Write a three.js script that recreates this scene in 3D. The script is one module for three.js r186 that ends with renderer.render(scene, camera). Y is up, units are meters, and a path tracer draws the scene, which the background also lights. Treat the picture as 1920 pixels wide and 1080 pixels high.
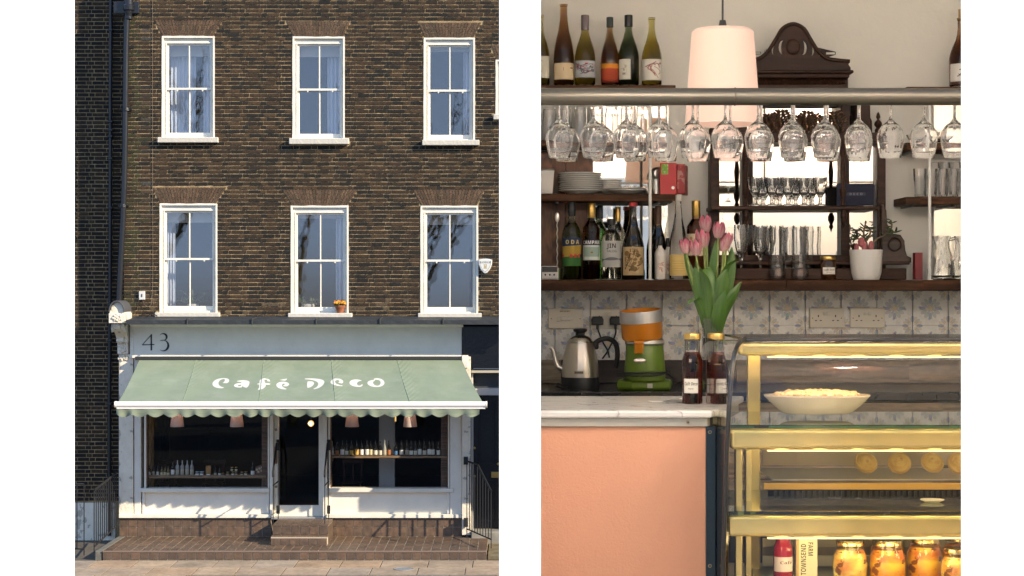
import * as THREE from 'three';
import { mergeGeometries, toCreasedNormals } from 'three/addons/utils/BufferGeometryUtils.js';
import { RoundedBoxGeometry } from 'three/addons/geometries/RoundedBoxGeometry.js';

// ---------------------------------------------------------------- camera, sky, sun, exposure
const scene = new THREE.Scene();
const CY = 4.81, F = 3500;
const camera = new THREE.PerspectiveCamera(2 * Math.atan(540 / F) * 180 / Math.PI, 16 / 9, 0.1, 600);
camera.position.set(0, CY, 0); camera.lookAt(0, CY, -10);
scene.add(camera);
const renderer = new THREE.WebGLRenderer({ antialias: true });
renderer.setSize(1024, 576);
renderer.toneMapping = THREE.LinearToneMapping;
renderer.toneMappingExposure = 1.76;
renderer.shadowMap.enabled = true;
{
  const w = 256, h = 128, d = new Float32Array(w * h * 4);
  for (let j = 0; j < h; j++) for (let i = 0; i < w; i++) {
    const e = Math.sin((j + .5) / h * Math.PI - Math.PI / 2), k = (j * w + i) * 4;   // -1 nadir .. 1 zenith
    const t = Math.pow(Math.max(0, e), 0.5);
    const c = e >= 0 ? [0.46 - 0.26 * t, 0.60 - 0.25 * t, 0.83 - 0.18 * t] : [0.3, 0.3, 0.3];
    d[k] = c[0] * 1.08; d[k + 1] = c[1] * 1.08; d[k + 2] = c[2] * 1.08; d[k + 3] = 1;
  }
  const sky = new THREE.DataTexture(d, w, h, THREE.RGBAFormat, THREE.FloatType);
  sky.mapping = THREE.EquirectangularReflectionMapping; sky.magFilter = sky.minFilter = THREE.LinearFilter; sky.needsUpdate = true;
  scene.background = sky; scene.environment = sky;
}
const SUN = new THREE.Vector3(1.6, 0.95, 0.9).normalize();
const sun = new THREE.DirectionalLight(new THREE.Color().setRGB(1, 0.86, 0.66), 5);
sun.position.copy(SUN).multiplyScalar(70).add(new THREE.Vector3(0, 3, -18));
sun.target.position.set(0, 3, -18); sun.castShadow = true; sun.shadow.mapSize.set(4096, 4096);
Object.assign(sun.shadow.camera, { left: -45, right: 45, top: 45, bottom: -45, near: 1, far: 180 });
scene.add(sun, sun.target);

// ---------------------------------------------------------------- helpers
function rng(a) { return () => { a |= 0; a = a + 0x6D2B79F5 | 0; let t = Math.imul(a ^ a >>> 15, 1 | a); t = t + Math.imul(t ^ t >>> 7, 61 | t) ^ t; return ((t ^ t >>> 14) >>> 0) / 4294967296; }; }
const X = (px, d) => (px - 960) * d / F, Y = (py, d) => CY - (py - 540) * d / F;
const fx = px => X(px, 35), fy = py => Y(py, 35);
const V = (x, y, z) => new THREE.Vector3(x, y, z);
const PI = Math.PI, TAU = PI * 2, lerp = (a, b, t) => a + (b - a) * t, clamp = (v, a, b) => Math.min(b, Math.max(a, v));
const used = {};
function numbered(n) { const k = used[n] = (used[n] ?? -1) + 1; return k ? n + '_' + String(k).padStart(3, '0') : n; }
function sh(o) { o.castShadow = o.receiveShadow = true; return o; }
function tag(o, label, category, group) { o.userData.label = label; o.userData.category = category; if (group) o.userData.group = group; return o; }
function thing(name, label, category, pos = [0, 0, 0], group) { const o = new THREE.Group(); o.name = numbered(name); o.position.set(...pos); scene.add(o); return tag(o, label, category, group); }
function solo(name, label, category, geo, m, group) { const o = sh(new THREE.Mesh(one(geo), m)); o.name = numbered(name); scene.add(o); return tag(o, label, category, group); }
function struct(name, geo, m) { const o = sh(new THREE.Mesh(one(geo), m)); o.name = numbered(name); scene.add(o); o.userData.kind = 'structure'; return o; }
function part(parent, name, geo, m, label) { const o = sh(new THREE.Mesh(one(geo), m)); o.name = name; parent.add(o); if (label) o.userData.label = label; return o; }
function copyOf(o, pos, label, group, turn) { const c = o.clone(); c.name = numbered(o.name.replace(/_\d\d\d$/, '')); c.position.set(...pos); if (turn !== undefined) c.rotation.y = turn; c.userData = { ...o.userData }; if (label) c.userData.label = label; if (group) c.userData.group = group; scene.add(c); return c; }
function prep(g) { if (g.index) g = g.toNonIndexed(); if (!g.attributes.normal) g.computeVertexNormals(); if (!g.attributes.uv) uvm(g); return g; }
function one(g) { if (!Array.isArray(g)) return g; if (g.length === 1) return g[0]; const L = g.map(prep), c = L.every(q => q.attributes.color); for (const q of L) for (const k of Object.keys(q.attributes)) if (!['position', 'normal', 'uv'].includes(k) && !(c && k === 'color')) q.deleteAttribute(k); return mergeGeometries(L); }
function uvm(g) { // planar uv in metres by dominant normal
  const p = g.attributes.position, n = g.attributes.normal, u = new Float32Array(p.count * 2);
  for (let i = 0; i < p.count; i++) {
    const a = Math.abs(n.getX(i)), b = Math.abs(n.getY(i)), c = Math.abs(n.getZ(i));
    if (b >= a && b >= c) { u[2 * i] = p.getX(i); u[2 * i + 1] = p.getZ(i); }
    else if (a > c) { u[2 * i] = p.getZ(i); u[2 * i + 1] = p.getY(i); }
    else { u[2 * i] = p.getX(i); u[2 * i + 1] = p.getY(i); }
  }
  g.setAttribute('uv', new THREE.BufferAttribute(u, 2)); return g;
}
function box(x0, x1, y0, y1, z0, z1) { return uvm(new THREE.BoxGeometry(Math.abs(x1 - x0), Math.abs(y1 - y0), Math.abs(z1 - z0)).translate((x0 + x1) / 2, (y0 + y1) / 2, (z0 + z1) / 2)); }
function bev(x0, x1, y0, y1, z0, z1, r = 0.006, s = 2) { const w = Math.abs(x1 - x0), h = Math.abs(y1 - y0), d = Math.abs(z1 - z0); return uvm(new RoundedBoxGeometry(w, h, d, s, Math.min(r, w / 2.1, h / 2.1, d / 2.1)).translate((x0 + x1) / 2, (y0 + y1) / 2, (z0 + z1) / 2)); }
function lathe(pts, seg = 32, crease = 0.7) { return toCreasedNormals(new THREE.LatheGeometry(pts.map(p => new THREE.Vector2(Math.max(p[0], 1e-5), p[1])), seg), crease); }
function cyl(r0, r1, y0, y1, seg = 20) { return new THREE.CylinderGeometry(r1, r0, y1 - y0, seg).translate(0, (y0 + y1) / 2, 0); }
function rod(a, b, r, seg = 8) { const d = b.clone().sub(a), g = new THREE.CylinderGeometry(r, r, d.length(), seg); g.applyQuaternion(new THREE.Quaternion().setFromUnitVectors(V(0, 1, 0), d.clone().normalize())); return g.translate((a.x + b.x) / 2, (a.y + b.y) / 2, (a.z + b.z) / 2); }
function tube(pts, r, n = 24, rad = 8) { return new THREE.TubeGeometry(new THREE.CatmullRomCurve3(pts.map(p => p.isVector3 ? p : V(...p))), n, r, rad, false); }
function extr(pts, z0, z1, bevel = 0, holes = []) {
  const s = pts.isShape ? pts : new THREE.Shape(pts.map(p => new THREE.Vector2(p[0], p[1])));
  for (const h of holes) s.holes.push(new THREE.Path(h.map(p => new THREE.Vector2(p[0], p[1]))));
  return uvm(new THREE.ExtrudeGeometry(s, { depth: z1 - z0 - 2 * bevel, bevelEnabled: bevel > 0, bevelSize: bevel, bevelThickness: bevel, bevelOffset: -bevel, bevelSegments: 2, curveSegments: 14 }).translate(0, 0, z0 + bevel));
}
function grid(nu, nv, fn) {
  const p = [], uv = [], ix = [];
  for (let j = 0; j <= nv; j++) for (let i = 0; i <= nu; i++) { p.push(...fn(i / nu, j / nv)); uv.push(i / nu, 1 - j / nv); }
  for (let j = 0; j < nv; j++) for (let i = 0; i < nu; i++) { const a = j * (nu + 1) + i, b = a + 1, c = a + nu + 1, e = c + 1; ix.push(a, c, b, b, c, e); }
  const g = new THREE.BufferGeometry(); g.setAttribute('position', new THREE.Float32BufferAttribute(p, 3)); g.setAttribute('uv', new THREE.Float32BufferAttribute(uv, 2)); g.setIndex(ix); g.computeVertexNormals(); return g;
}
// ---- textures
const PERM = (() => { const r = rng(7), a = []; for (let i = 0; i < 4096; i++) a.push(r()); return a; })();
function vnoise(x, y, per) { const xi = Math.floor(x), yi = Math.floor(y), f = x - xi, g = y - yi, m = v => ((v % per) + per) % per; const q = (a, b) => PERM[(m(a) * 57 + m(b) * 131 + per * 17) & 4095]; const s = f * f * (3 - 2 * f), t = g * g * (3 - 2 * g); return lerp(lerp(q(xi, yi), q(xi + 1, yi), s), lerp(q(xi, yi + 1), q(xi + 1, yi + 1), s), t); }
function fbm(u, v, per, oct = 4) { let s = 0, a = 0.5, n = 0; for (let o = 0; o < oct; o++) { s += a * vnoise(u * per, v * per, per); n += a; a *= 0.55; per *= 2; } return s / n; }
function dtex(size, fn, rep = 1, srgb = true) {
  const w = Array.isArray(size) ? size[0] : size, h = Array.isArray(size) ? size[1] : size, d = new Uint8Array(w * h * 4);
  for (let j = 0; j < h; j++) for (let i = 0; i < w; i++) { const c = fn(i / w, j / h), k = (j * w + i) * 4; for (let q = 0; q < 3; q++) d[k + q] = clamp(Math.round((c.length ? c[q] : c) * 255), 0, 255); d[k + 3] = 255; }
  const t = new THREE.DataTexture(d, w, h); t.wrapS = t.wrapT = THREE.RepeatWrapping; t.magFilter = THREE.LinearFilter; t.minFilter = THREE.LinearMipmapLinearFilter; t.generateMipmaps = true; if (srgb) t.colorSpace = THREE.SRGBColorSpace; Array.isArray(rep) ? t.repeat.set(...rep) : t.repeat.set(rep, rep); t.needsUpdate = true; return t;
}
function ctex(w, h, draw) { const c = document.createElement('canvas'); c.width = w; c.height = h; const g = c.getContext('2d'); draw(g, w, h); const t = new THREE.CanvasTexture(c); t.colorSpace = THREE.SRGBColorSpace; t.anisotropy = 8; return t; }
const lin = (r, g, b) => new THREE.Color().setRGB(r, g, b);
function mat(c, rough = 0.7, o = {}) { return new THREE.MeshStandardMaterial({ color: Array.isArray(c) ? lin(...c) : new THREE.Color(c), roughness: rough, side: THREE.DoubleSide, ...o }); }
function phys(c, rough = 0.3, o = {}) { return new THREE.MeshPhysicalMaterial({ color: Array.isArray(c) ? lin(...c) : new THREE.Color(c), roughness: rough, side: THREE.DoubleSide, ...o }); }
// pale mottling used as a colour multiplier: amp = how far it dips
const mottle = (amp, per, rep, oct = 5) => dtex(256, (u, v) => { const k = 1 - amp * fbm(u, v, per, oct); return [k, k, k * (1 - amp * .08)]; }, rep);
const bumpN = (per, rep, oct = 4) => dtex(256, (u, v) => fbm(u, v, per, oct), rep, false);
const woodTex = (a, b, rep, seed = 0) => dtex(256, (u, v) => { const w = fbm(u, v + seed * .37, 4, 3), s = fbm(u * 1, v * 1 + .3 * w, 32, 2), k = clamp(.5 + .9 * (vnoise(v * 24 + 3 * w, u * 2 + seed, 24) - .5) + .5 * (s - .5), 0, 1); return [lerp(a[0], b[0], k), lerp(a[1], b[1], k), lerp(a[2], b[2], k)]; }, rep);
const BN = bumpN(8, 3), BF = bumpN(24, 12);

const M = {
  white: mat([.92, .92, .91], .85, { bumpMap: BF, bumpScale: .0006 }),
  paint: mat([.86, .81, .72], .45, { map: mottle(.12, 4, .7), bumpMap: BN, bumpScale: .002 }),
  paintW: mat([.86, .81, .70], .4, { map: mottle(.12, 6, .9), bumpMap: BN, bumpScale: .0015 }),
  oldPaint: mat([.83, .785, .70], .6, { map: dtex(256, (u, v) => { const n = fbm(u, v, 10, 5), k = n > .63 ? .72 : 1 - .12 * n; return [k, k * .98, k * .94]; }, .8), bumpMap: BN, bumpScale: .008 }),
  mortar: mat([.56, .40, .225], .95, { map: mottle(.45, 8, 1.1), bumpMap: BF, bumpScale: .004 }),
  lead: mat([.045, .05, .058], .6, { map: mottle(.35, 5, 1), bumpMap: BN, bumpScale: .006 }),
  black: phys([.008, .008, .009], .35),
  iron: mat([.008, .008, .009], .65, { bumpMap: BF, bumpScale: .002 }),
  blackPaint: phys([.006, .006, .008], .25, { bumpMap: BN, bumpScale: .001 }),
  dark: mat([.012, .009, .007], .9),
  room: mat([.075, .048, .028], .9, { map: mottle(.5, 3, .3) }),  // dark brown stands in for the unlit depth of the cafe room
  pane: phys([1, 1, 1], .01, { transmission: 1, thickness: 0, ior: 1.9, bumpMap: bumpN(3, 1.3, 2), bumpScale: .0012 }),
  paneC: phys([1, 1, 1], .01, { transmission: 1, thickness: 0, ior: 1.3 }),
  brass: mat([.55, .36, .12], .3, { metalness: 1 }),
};

// ================================================================ LEFT VIEW: the street and the brick cafe building
const ZF = -35;
// ground, pavement
{
  struct('ground', grid(8, 8, (u, v) => [lerp(-200, 200, u), -.02, lerp(-200, 200, v)]), mat([.06, .058, .055], .95, { map: mottle(.3, 6, 40) }));
  struct('road', box(-60, 60, -.3, -.1, -27.2, -22), mat([.05, .05, .052], .95, { map: mottle(.35, 12, .5), bumpMap: BF, bumpScale: .01 }));
  const pav = struct('pavement', box(-40, 20, -.3, -.006, -37, -27.5), mat([.12, .1, .08], .95, { map: mottle(.3, 8, .6) }));
  const R = rng(11), ms = [[.46, .35, .25], [.50, .38, .26], [.42, .33, .24], [.48, .34, .22], [.43, .35, .27]].map(c => mat(c, .85, { map: dtex(256, (u, v) => { const n = fbm(u, v, 5, 5), m = fbm(u + .3, v, 40, 2); const k = .72 + .34 * n - .16 * m; return [k, k * .98, k * .95]; }, .5), bumpMap: BN, bumpScale: .004 }));
  const rows = [[-32.92, -32.12], [-32.1, -31.3], [-31.28, -30.5]];
  rows.forEach(([z0, z1], k) => { let x = -10.2 + [0, .31, .14][k]; while (x < 1.5) { const w = .66 + .16 * R(); const s = part(pav, 'paving_slab', bev(x, x + w - .014, -.05, .004 * R(), z0, z1, .006, 1), ms[R() * 5 | 0]); x += w; } });
  struct('kerb', bev(-40, 20, -.3, .0, -27.49, -27.2, .02), mat([.3, .29, .27], .9, { map: mottle(.3, 9, 1) }));
  const mh = thing('inspection_cover', 'round grey metal cover set flush in the stone pavement', 'cover', [X(757, 31.9), .0, -31.92]);
  part(mh, 'cover_plate', cyl(.16, .16, .001, .008, 28), mat([.34, .36, .38], .6, { map: mottle(.4, 14, 4) }));
  part(mh, 'cover_ring', new THREE.TorusGeometry(.165, .007, 6, 32).rotateX(PI / 2).translate(0, .006, 0), mat([.2, .2, .2], .6));
}
// building across the street whose roof edge shades the near strip of the pavement
{
  const b = thing('corner_building', 'plain brick corner building across the street', 'building', [0, 0, 0]);
  part(b, 'wall', box(14, 38, 0, 11.2, -20.2, -6), mat([.2, .13, .09], .9, { map: mottle(.4, 10, .5) }));
  part(b, 'parapet', bev(13.9, 38.1, 11.2, 11.5, -20.35, -5.9, .03), mat([.5, .47, .42], .8));
  for (let k = 0; k < 6; k++) for (const y of [1.2, 4.6, 8]) part(b, 'window', box(16 + k * 3.6, 17.1 + k * 3.6, y, y + 1.9, -20.26, -20.19), M.black);
}
// ---------------- bricks
function brickG(w, h, dep, R) { // weathered brick face with uneven arrises, front at z=0
  const nx = w > .14 ? 4 : w > .07 ? 3 : 2, pos = [], fr = [], j = a => (R() - .5) * a;
  for (let q = 0; q < 2; q++) for (let i = 0; i < nx; i++) { const ed = i === 0 || i === nx - 1; fr.push([-w / 2 + w * i / (nx - 1) + (ed ? (i ? -1 : 1) * (.001 + .004 * R()) : j(.03)), (q ? 1 : -1) * (h / 2 - .001 - .004 * R()), j(.005)]); }
  const tri = (a, b, c) => pos.push(...a, ...b, ...c);
  for (let i = 0; i < nx - 1; i++) { const a = fr[i], b = fr[i + 1], c = fr[nx + i], e = fr[nx + i + 1]; tri(a, b, e); tri(a, e, c); }
  const loop = [...fr.slice(0, nx), ...fr.slice(nx).reverse()], bk = loop.map(p => [p[0] + Math.sign(p[0]) * .002, p[1] + Math.sign(p[1]) * .002, -dep]);
  for (let i = 0; i < loop.length; i++) { const k = (i + 1) % loop.length; tri(bk[i], bk[k], loop[k]); tri(bk[i], loop[k], loop[i]); }
  const g = new THREE.BufferGeometry(); g.setAttribute('position', new THREE.Float32BufferAttribute(pos, 3)); g.computeVertexNormals(); return uvm(g);
}
const brickBump = bumpN(16, 14), brickMot = mottle(.5, 12, 6);
const BT = [[.046, .025, .012], [.028, .017, .009], [.018, .013, .009], [.066, .036, .017], [.036, .020, .010], [.085, .048, .023], [.014, .011, .009], [.054, .030, .015]];
const BM = BT.map(c => mat(c, .9, { map: brickMot, bumpMap: brickBump, bumpScale: .006 }));
const brickVC = mat([1, 1, 1], .9, { vertexColors: true, map: brickMot, bumpMap: brickBump, bumpScale: .006 });
function brickwork(parent, x0, x1, y0, y1, zf, cuts, seed, pick, tint, mats, tscale = 1) {
  const R = rng(seed), CH = .0755, J = .010, vs = [0, 1, 2, 3, 4, 5].map(() => [brickG(.215, 0.0635, .03, R), brickG(.1025, 0.0635, .03, R)]), rest = []; let count = 0;
  const n = Math.ceil((y1 - y0) / CH);
  for (let c = 0; c < n; c++) {
    const yc = y0 + (c + .5) * CH; let free = [[x0, x1]];
    for (const cut of cuts) { const iv = cut(yc); if (!iv) continue; free = free.flatMap(([a, b]) => iv[1] <= a || iv[0] >= b ? [[a, b]] : [[a, iv[0]], [iv[1], b]].filter(q => q[1] - q[0] > .02)); }
    let x = x0 - (c % 2 ? .17 : .0) - R() * .02, head = c % 2;
    while (x < x1) {
      const w = head ? .1025 : .215, e = x + w + (R() - .5) * .006; 
      for (const [a, b] of free) {
        const l = Math.max(x, a), r = Math.min(e, b); if (r - l < .025) continue;
        const t = R() * BT.length | 0, full = r - l > w - .008, xm = (l + r) / 2;
        if (full && count < 300 && pick(xm, yc)) { const m = part(parent, 'brick', vs[R() * 6 | 0][head], mats[t]); m.position.set(xm, yc + (R() - .5) * .004, zf + (R() - .5) * .007); count++; }
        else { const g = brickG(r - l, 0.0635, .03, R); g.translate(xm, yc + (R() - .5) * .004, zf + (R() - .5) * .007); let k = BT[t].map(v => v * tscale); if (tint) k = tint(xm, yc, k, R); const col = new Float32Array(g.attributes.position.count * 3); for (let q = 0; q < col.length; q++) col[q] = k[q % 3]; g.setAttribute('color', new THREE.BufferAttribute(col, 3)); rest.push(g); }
      }
      x = e + J; head = 1 - head;
    }
  }
  const s = part(parent, 'brickwork', mergeGeometries(rest), brickVC); s.userData.kind = 'stuff';
}
// windows of the main front: [x0,x1,y0,y1, sillx0,sillx1, silly0,silly1, archTopY, archTop x0,x1]
const WIN = [
  [304, 402, 68, 260, 297, 410, 258, 268, 37, 290, 419], [549, 646, 69, 262, 543, 655, 260, 271, 39, 536, 658], [795, 890, 71, 264, 792, 899, 263, 273, 42, 784, 903], [930, 1000, 112, 216, 925, 1006, 215, 225, 84, 920, 1008],
  [300, 407, 382, 586, 292, 413, 586, 594, 351, 286, 425], [546, 653, 386, 588, 541, 661, 587, 596, 355, 529, 672], [789, 896, 386, 588, 784, 903, 587, 596, 355, 774, 910]];
const bld = thing('brick_building', 'dark brown brick terraced building with six white sash windows above the cafe', 'building', [0, 0, 0]);
{
  const rect = w => [[fx(w[0]), fy(w[3])], [fx(w[1]), fy(w[3])], [fx(w[1]), fy(w[2])], [fx(w[0]), fy(w[2])]];
  const wl = fx(232), wr = fx(1012), wb = 4.16, wt = 10.6;
  part(bld, 'mortar_wall', extr([[wl + .004, wb], [wr, wb], [wr, wt], [wl + .004, wt]], ZF - .34, ZF - .011, 0, WIN.map(rect)), M.mortar);
  part(bld, 'side_wall', box(wl, wl + .3, 0, wb - .004, ZF - 3, ZF - .35), M.mortar);
  const cuts = [];
  for (const w of WIN) {
    cuts.push(y => y > fy(w[3]) - .03 && y < fy(w[2]) + .0 ? [fx(w[0]) - .004, fx(w[1]) + .004] : null);
    cuts.push(y => y >= fy(w[2]) && y < fy(w[8]) + .01 ? [lerp(fx(w[0]) + .02, fx(w[9]), (y - fy(w[2])) / (fy(w[8]) - fy(w[2]))) - .008, lerp(fx(w[1]) - .02, fx(w[10]), (y - fy(w[2])) / (fy(w[8]) - fy(w[2]))) + .008] : null);
    cuts.push(y => y > fy(w[7]) && y <= fy(w[6]) ? [fx(w[4]), fx(w[5])] : null);
  }
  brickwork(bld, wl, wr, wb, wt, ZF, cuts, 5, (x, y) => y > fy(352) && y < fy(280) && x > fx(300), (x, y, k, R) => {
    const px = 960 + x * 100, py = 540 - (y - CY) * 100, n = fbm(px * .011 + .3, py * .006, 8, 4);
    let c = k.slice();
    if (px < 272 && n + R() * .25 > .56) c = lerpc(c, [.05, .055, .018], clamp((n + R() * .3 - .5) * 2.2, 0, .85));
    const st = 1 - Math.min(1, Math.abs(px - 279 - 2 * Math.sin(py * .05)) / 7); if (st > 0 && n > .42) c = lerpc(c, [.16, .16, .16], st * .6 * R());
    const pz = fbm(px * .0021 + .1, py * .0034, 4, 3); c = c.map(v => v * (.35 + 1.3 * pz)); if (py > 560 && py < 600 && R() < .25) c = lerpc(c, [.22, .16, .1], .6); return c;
  }, BM);
  function lerpc(a, b, t) { return a.map((v, i) => lerp(v, b[i], t)); }
  // arches of tapered bricks
  const AT = [[.20, .115, .07], [.16, .092, .056], [.22, .13, .08], [.13, .08, .05], [.18, .11, .07]].map(c => mat(c, .9, { map: brickMot, bumpMap: brickBump, bumpScale: .006 }));
  WIN.forEach((w, k) => {
    const R = rng(40 + k), b0 = fx(w[0]) + .02, b1 = fx(w[1]) - .02, t0 = fx(w[9]), t1 = fx(w[10]), yb = fy(w[2]) + .004, yt = fy(w[8]);
    const arch = part(bld, 'brick_arch', extr([[b0, yb], [b1, yb], [t1, yt], [t0, yt]], ZF - .05, ZF - .0095), M.mortar);
    const n = Math.max(10, Math.round((t1 - t0) / .062));
    for (let i = 0; i < n; i++) {
      const P = (s, v) => [lerp(lerp(b0, b1, s), lerp(t0, t1, s), v), lerp(yb, yt, v)], s0 = (i + .11) / n, s1 = (i + .89) / n, cutv = (i % 2 ? .36 : .66) + (R() - .5) * .04;
      for (const [v0, v1] of [[.01, cutv - .015], [cutv + .015, .99]]) { const j = () => (R() - .5) * .005; const q = [P(s0, v0), P(s1, v0), P(s1, v1), P(s0, v1)].map(p => [p[0] + j(), p[1] + j()]); part(arch, 'brick', extr(q, ZF - .03, ZF + (R() - .4) * .008), AT[R() * 5 | 0]); }
    }
  });
  // sash windows
  const sillM = mat([.74, .72, .66], .7, { map: ctex(512, 64, (g, w, h) => { g.fillStyle = '#f4f1ea'; g.fillRect(0, 0, w, h); const R = rng(3); for (let i = 0; i < 46; i++) { g.fillStyle = `rgba(60,55,45,${.15 + .5 * R()})`; const x = R() * w; g.fillRect(x, 0, 1 + R() * 4, h * (.3 + .6 * R())); } }), bumpMap: BN, bumpScale: .006 });
  function wob(x0, x1, y0, y1, z0, z1, R) { // hand painted edge strip: slightly uneven outline
    const n = 9, L = [], Rr = []; const ver = (y1 - y0) > (x1 - x0);
    for (let i = 0; i <= n; i++) { const t = i / n; if (ver) { L.push([x0 - R() * .008, lerp(y0, y1, t)]); Rr.push([x1 + R() * .0, lerp(y0, y1, t)]); } else { L.push([lerp(x0, x1, t), y1 + R() * .010]); Rr.push([lerp(x0, x1, t), y0]); } }
    return extr([...L, ...Rr.reverse()], z0, z1);
  }
  WIN.forEach((w, k) => {
    const R = rng(80 + k), x0 = fx(w[0]), x1 = fx(w[1]), y0 = fy(w[3]), y1 = fy(w[2]), zr = ZF - .10, H = y1 - y0;
    const fl = .075, fr = .062, ft = .125, gx0 = x0 + fl, gx1 = x1 - fr, gy0 = y0 + .035, gy1 = y1 - ft;
    const win = part(bld, 'sash_window', [ // painted reveal and box frame
      wob(x0 - .004, x0 + .03, y0, y1, ZF - .16, ZF + .004, R), extr([[x1 - .028, y0], [x1 + .004 + R() * .006, y0], [x1 + .003 + R() * .008, lerp(y0, y1, .35)], [x1 + .004 + R() * .006, lerp(y0, y1, .7)], [x1 + .006, y1], [x1 - .028, y1]], ZF - .16, ZF + .003),
      wob(x0 - .002, x1 + .002, y1 - .03, y1, ZF - .16, ZF + .005, R), box(x0 + .03, gx0, y0, y1 - .03, ZF - .2, ZF - .045), box(gx1, x1 - .028, y0, y1 - .03, ZF - .2, ZF - .045), box(gx0, gx1, gy1, y1 - .03, ZF - .2, ZF - .045),
      bev(gx0 - .012, gx0 + .006, y0, gy1 + .006, ZF - .044, ZF - .03, .004), bev(gx1 - .006, gx1 + .012, y0, gy1 + .006, ZF - .044, ZF - .03, .004), bev(gx0 - .012, gx1 + .012, gy1 - .006, gy1 + .014, ZF - .0445, ZF - .029, .004), box(x0 + .03, x1 - .028, y0 - .01, gy0, ZF - .2, ZF - .06)], M.paintW);
    const ym = lerp(gy0, gy1, .515), st = .038;
    const sash = (yb, yt, z, name, br, tr) => {
      const f = part(win, name, [bev(gx0, gx0 + st, yb, yt, z - .04, z, .005), bev(gx1 - st, gx1, yb, yt, z - .04, z, .005), bev(gx0 + st - .004, gx1 - st + .004, yb, yb + br, z - .039, z - .001, .005), bev(gx0 + st - .004, gx1 - st + .004, yt - tr, yt, z - .039, z - .001, .005)], M.paintW);
      const xm = (gx0 + gx1) / 2; part(win, 'glazing_bar', bev(xm - .011, xm + .011, yb + br - .004, yt - tr + .004, z - .036, z - .003, .004), M.paintW);
      for (const [a, b] of [[gx0 + st - .01, xm], [xm, gx1 - st + .01]]) { const g = box(-(b - a) / 2, (b - a) / 2, -(yt - tr - yb - br) / 2 - .01, (yt - tr - yb - br) / 2 + .01, -.002, .002); g.rotateX((R() - .5) * .012); g.rotateY((R() - .5) * .014); part(win, 'pane', g.translate((a + b) / 2, (yt - tr + yb + br) / 2, z - .022), M.pane); }
      return f;
    };
    sash(ym - .02, gy1, ZF - .065, 'upper_sash', .04, .042); sash(gy0, ym + .02, ZF - .108, 'lower_sash', .085, .036);
    for (const q of [.22, .78]) part(win, 'sash_horn', extr([[0, 0], [.03, 0], [.026, -.022], [.015, -.03], [.004, -.022]], ZF - .10, ZF - .068).translate(lerp(gx0, gx1, q), ym - .02, 0), M.paintW);
    part(win, 'sill', bev(fx(w[4]), fx(w[5]), fy(w[7]), fy(w[6]), ZF - .12, ZF + .11, .012), sillM);
    const blind = k % 3 !== 2 ? .22 : .1; part(win, 'blind_rail', box(gx0 + .02, gx1 - .02, gy1 - blind, gy1 - .02, ZF - .30, ZF - .27), mat([.35, .33, .3], .8));
  });
  // dark rooms behind the sashes
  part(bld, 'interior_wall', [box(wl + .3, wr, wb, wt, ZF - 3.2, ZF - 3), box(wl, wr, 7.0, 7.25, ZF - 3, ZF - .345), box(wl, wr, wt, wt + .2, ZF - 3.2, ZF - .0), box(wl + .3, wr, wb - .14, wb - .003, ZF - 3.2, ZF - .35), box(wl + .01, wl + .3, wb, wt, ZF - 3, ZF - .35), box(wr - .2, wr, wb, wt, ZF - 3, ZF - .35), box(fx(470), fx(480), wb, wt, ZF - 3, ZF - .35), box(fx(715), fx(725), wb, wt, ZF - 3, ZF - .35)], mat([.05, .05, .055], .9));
  // curtains
  const sheer = phys([.60, .66, .76], .95, { transmission: .3, thickness: 0 });
  const cur = (px0, px1, py0, py1, label, amp = .022) => { const x0 = fx(px0), x1 = fx(px1), n = Math.max(3, Math.round((x1 - x0) / .075)); return solo('curtain', label, 'curtain', grid(n * 8, 12, (u, v) => [lerp(x0, x1, u), lerp(fy(py0), fy(py1), v), ZF - .42 + amp * Math.sin(u * n * TAU + .6 * Math.sin(v * 3)) * (.6 + .4 * v)]), sheer); };
  cur(312, 360, 80, 256, 'pale blue sheer curtain hanging inside the upper sash window beside the drainpipes');
  cur(375, 398, 80, 256, 'narrow gathered sheer curtain at the inner edge of the upper window nearest the drainpipes');
  cur(610, 640, 82, 258, 'gathered sheer curtain in the upper window between the other two', .03);
  cur(868, 886, 84, 260, 'narrow gathered sheer curtain in the upper window above the shield-shaped alarm box', .02);
  cur(306, 322, 395, 582, 'narrow pale curtain beside the leafy houseplant in the lower window', .02);
  cur(626, 648, 398, 584, 'gathered pale curtain behind the potted orange flowers', .03);
}
// houseplants behind the lower windows
function leafyPlant(name, label, pos, potGeo, potM, stems, leafM, leafLen, seed, up) {
  const t = thing(name, label, 'plant', pos), R = rng(seed); part(t, 'pot', potGeo, potM);
  const sg = [], lg = [], lg0 = grid(2, 4, (u, v) => [(u - .5) * .5 * Math.sin(PI * Math.pow(v, .8)), v, -.15 * v * v + .1 * Math.abs(u - .5)]);
  for (let i = 0; i < stems; i++) {
    const a = R() * TAU, s = .5 + .8 * R(), tip = V(Math.cos(a) * .38 * s * up[0], up[1] * (.5 + .6 * R()), Math.sin(a) * .12), pts = [V(0, up[2], 0), V(tip.x * .4, lerp(up[2], tip.y, .6), tip.z * .4), tip];
    sg.push(tube(pts, .004, 10, 5)); const cv = new THREE.CatmullRomCurve3(pts);
    for (let k = 0; k < 8; k++) { const p = cv.getPoint(.4 + .6 * k / 7), g = lg0.clone(); const l = leafLen * (.6 + .7 * R()); g.scale(l, l, l); g.rotateX(R() * 2.4); g.rotateY(R() * TAU); g.translate(p.x, p.y, p.z); lg.push(g); }
  }
  part(t, 'stem', sg, mat([.12, .08, .04], .8)); const f = part(t, 'foliage', lg, leafM); return t;
}
const leafG = phys([.05, .085, .02], .6, { transmission: .25, thickness: 0 });
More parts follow.
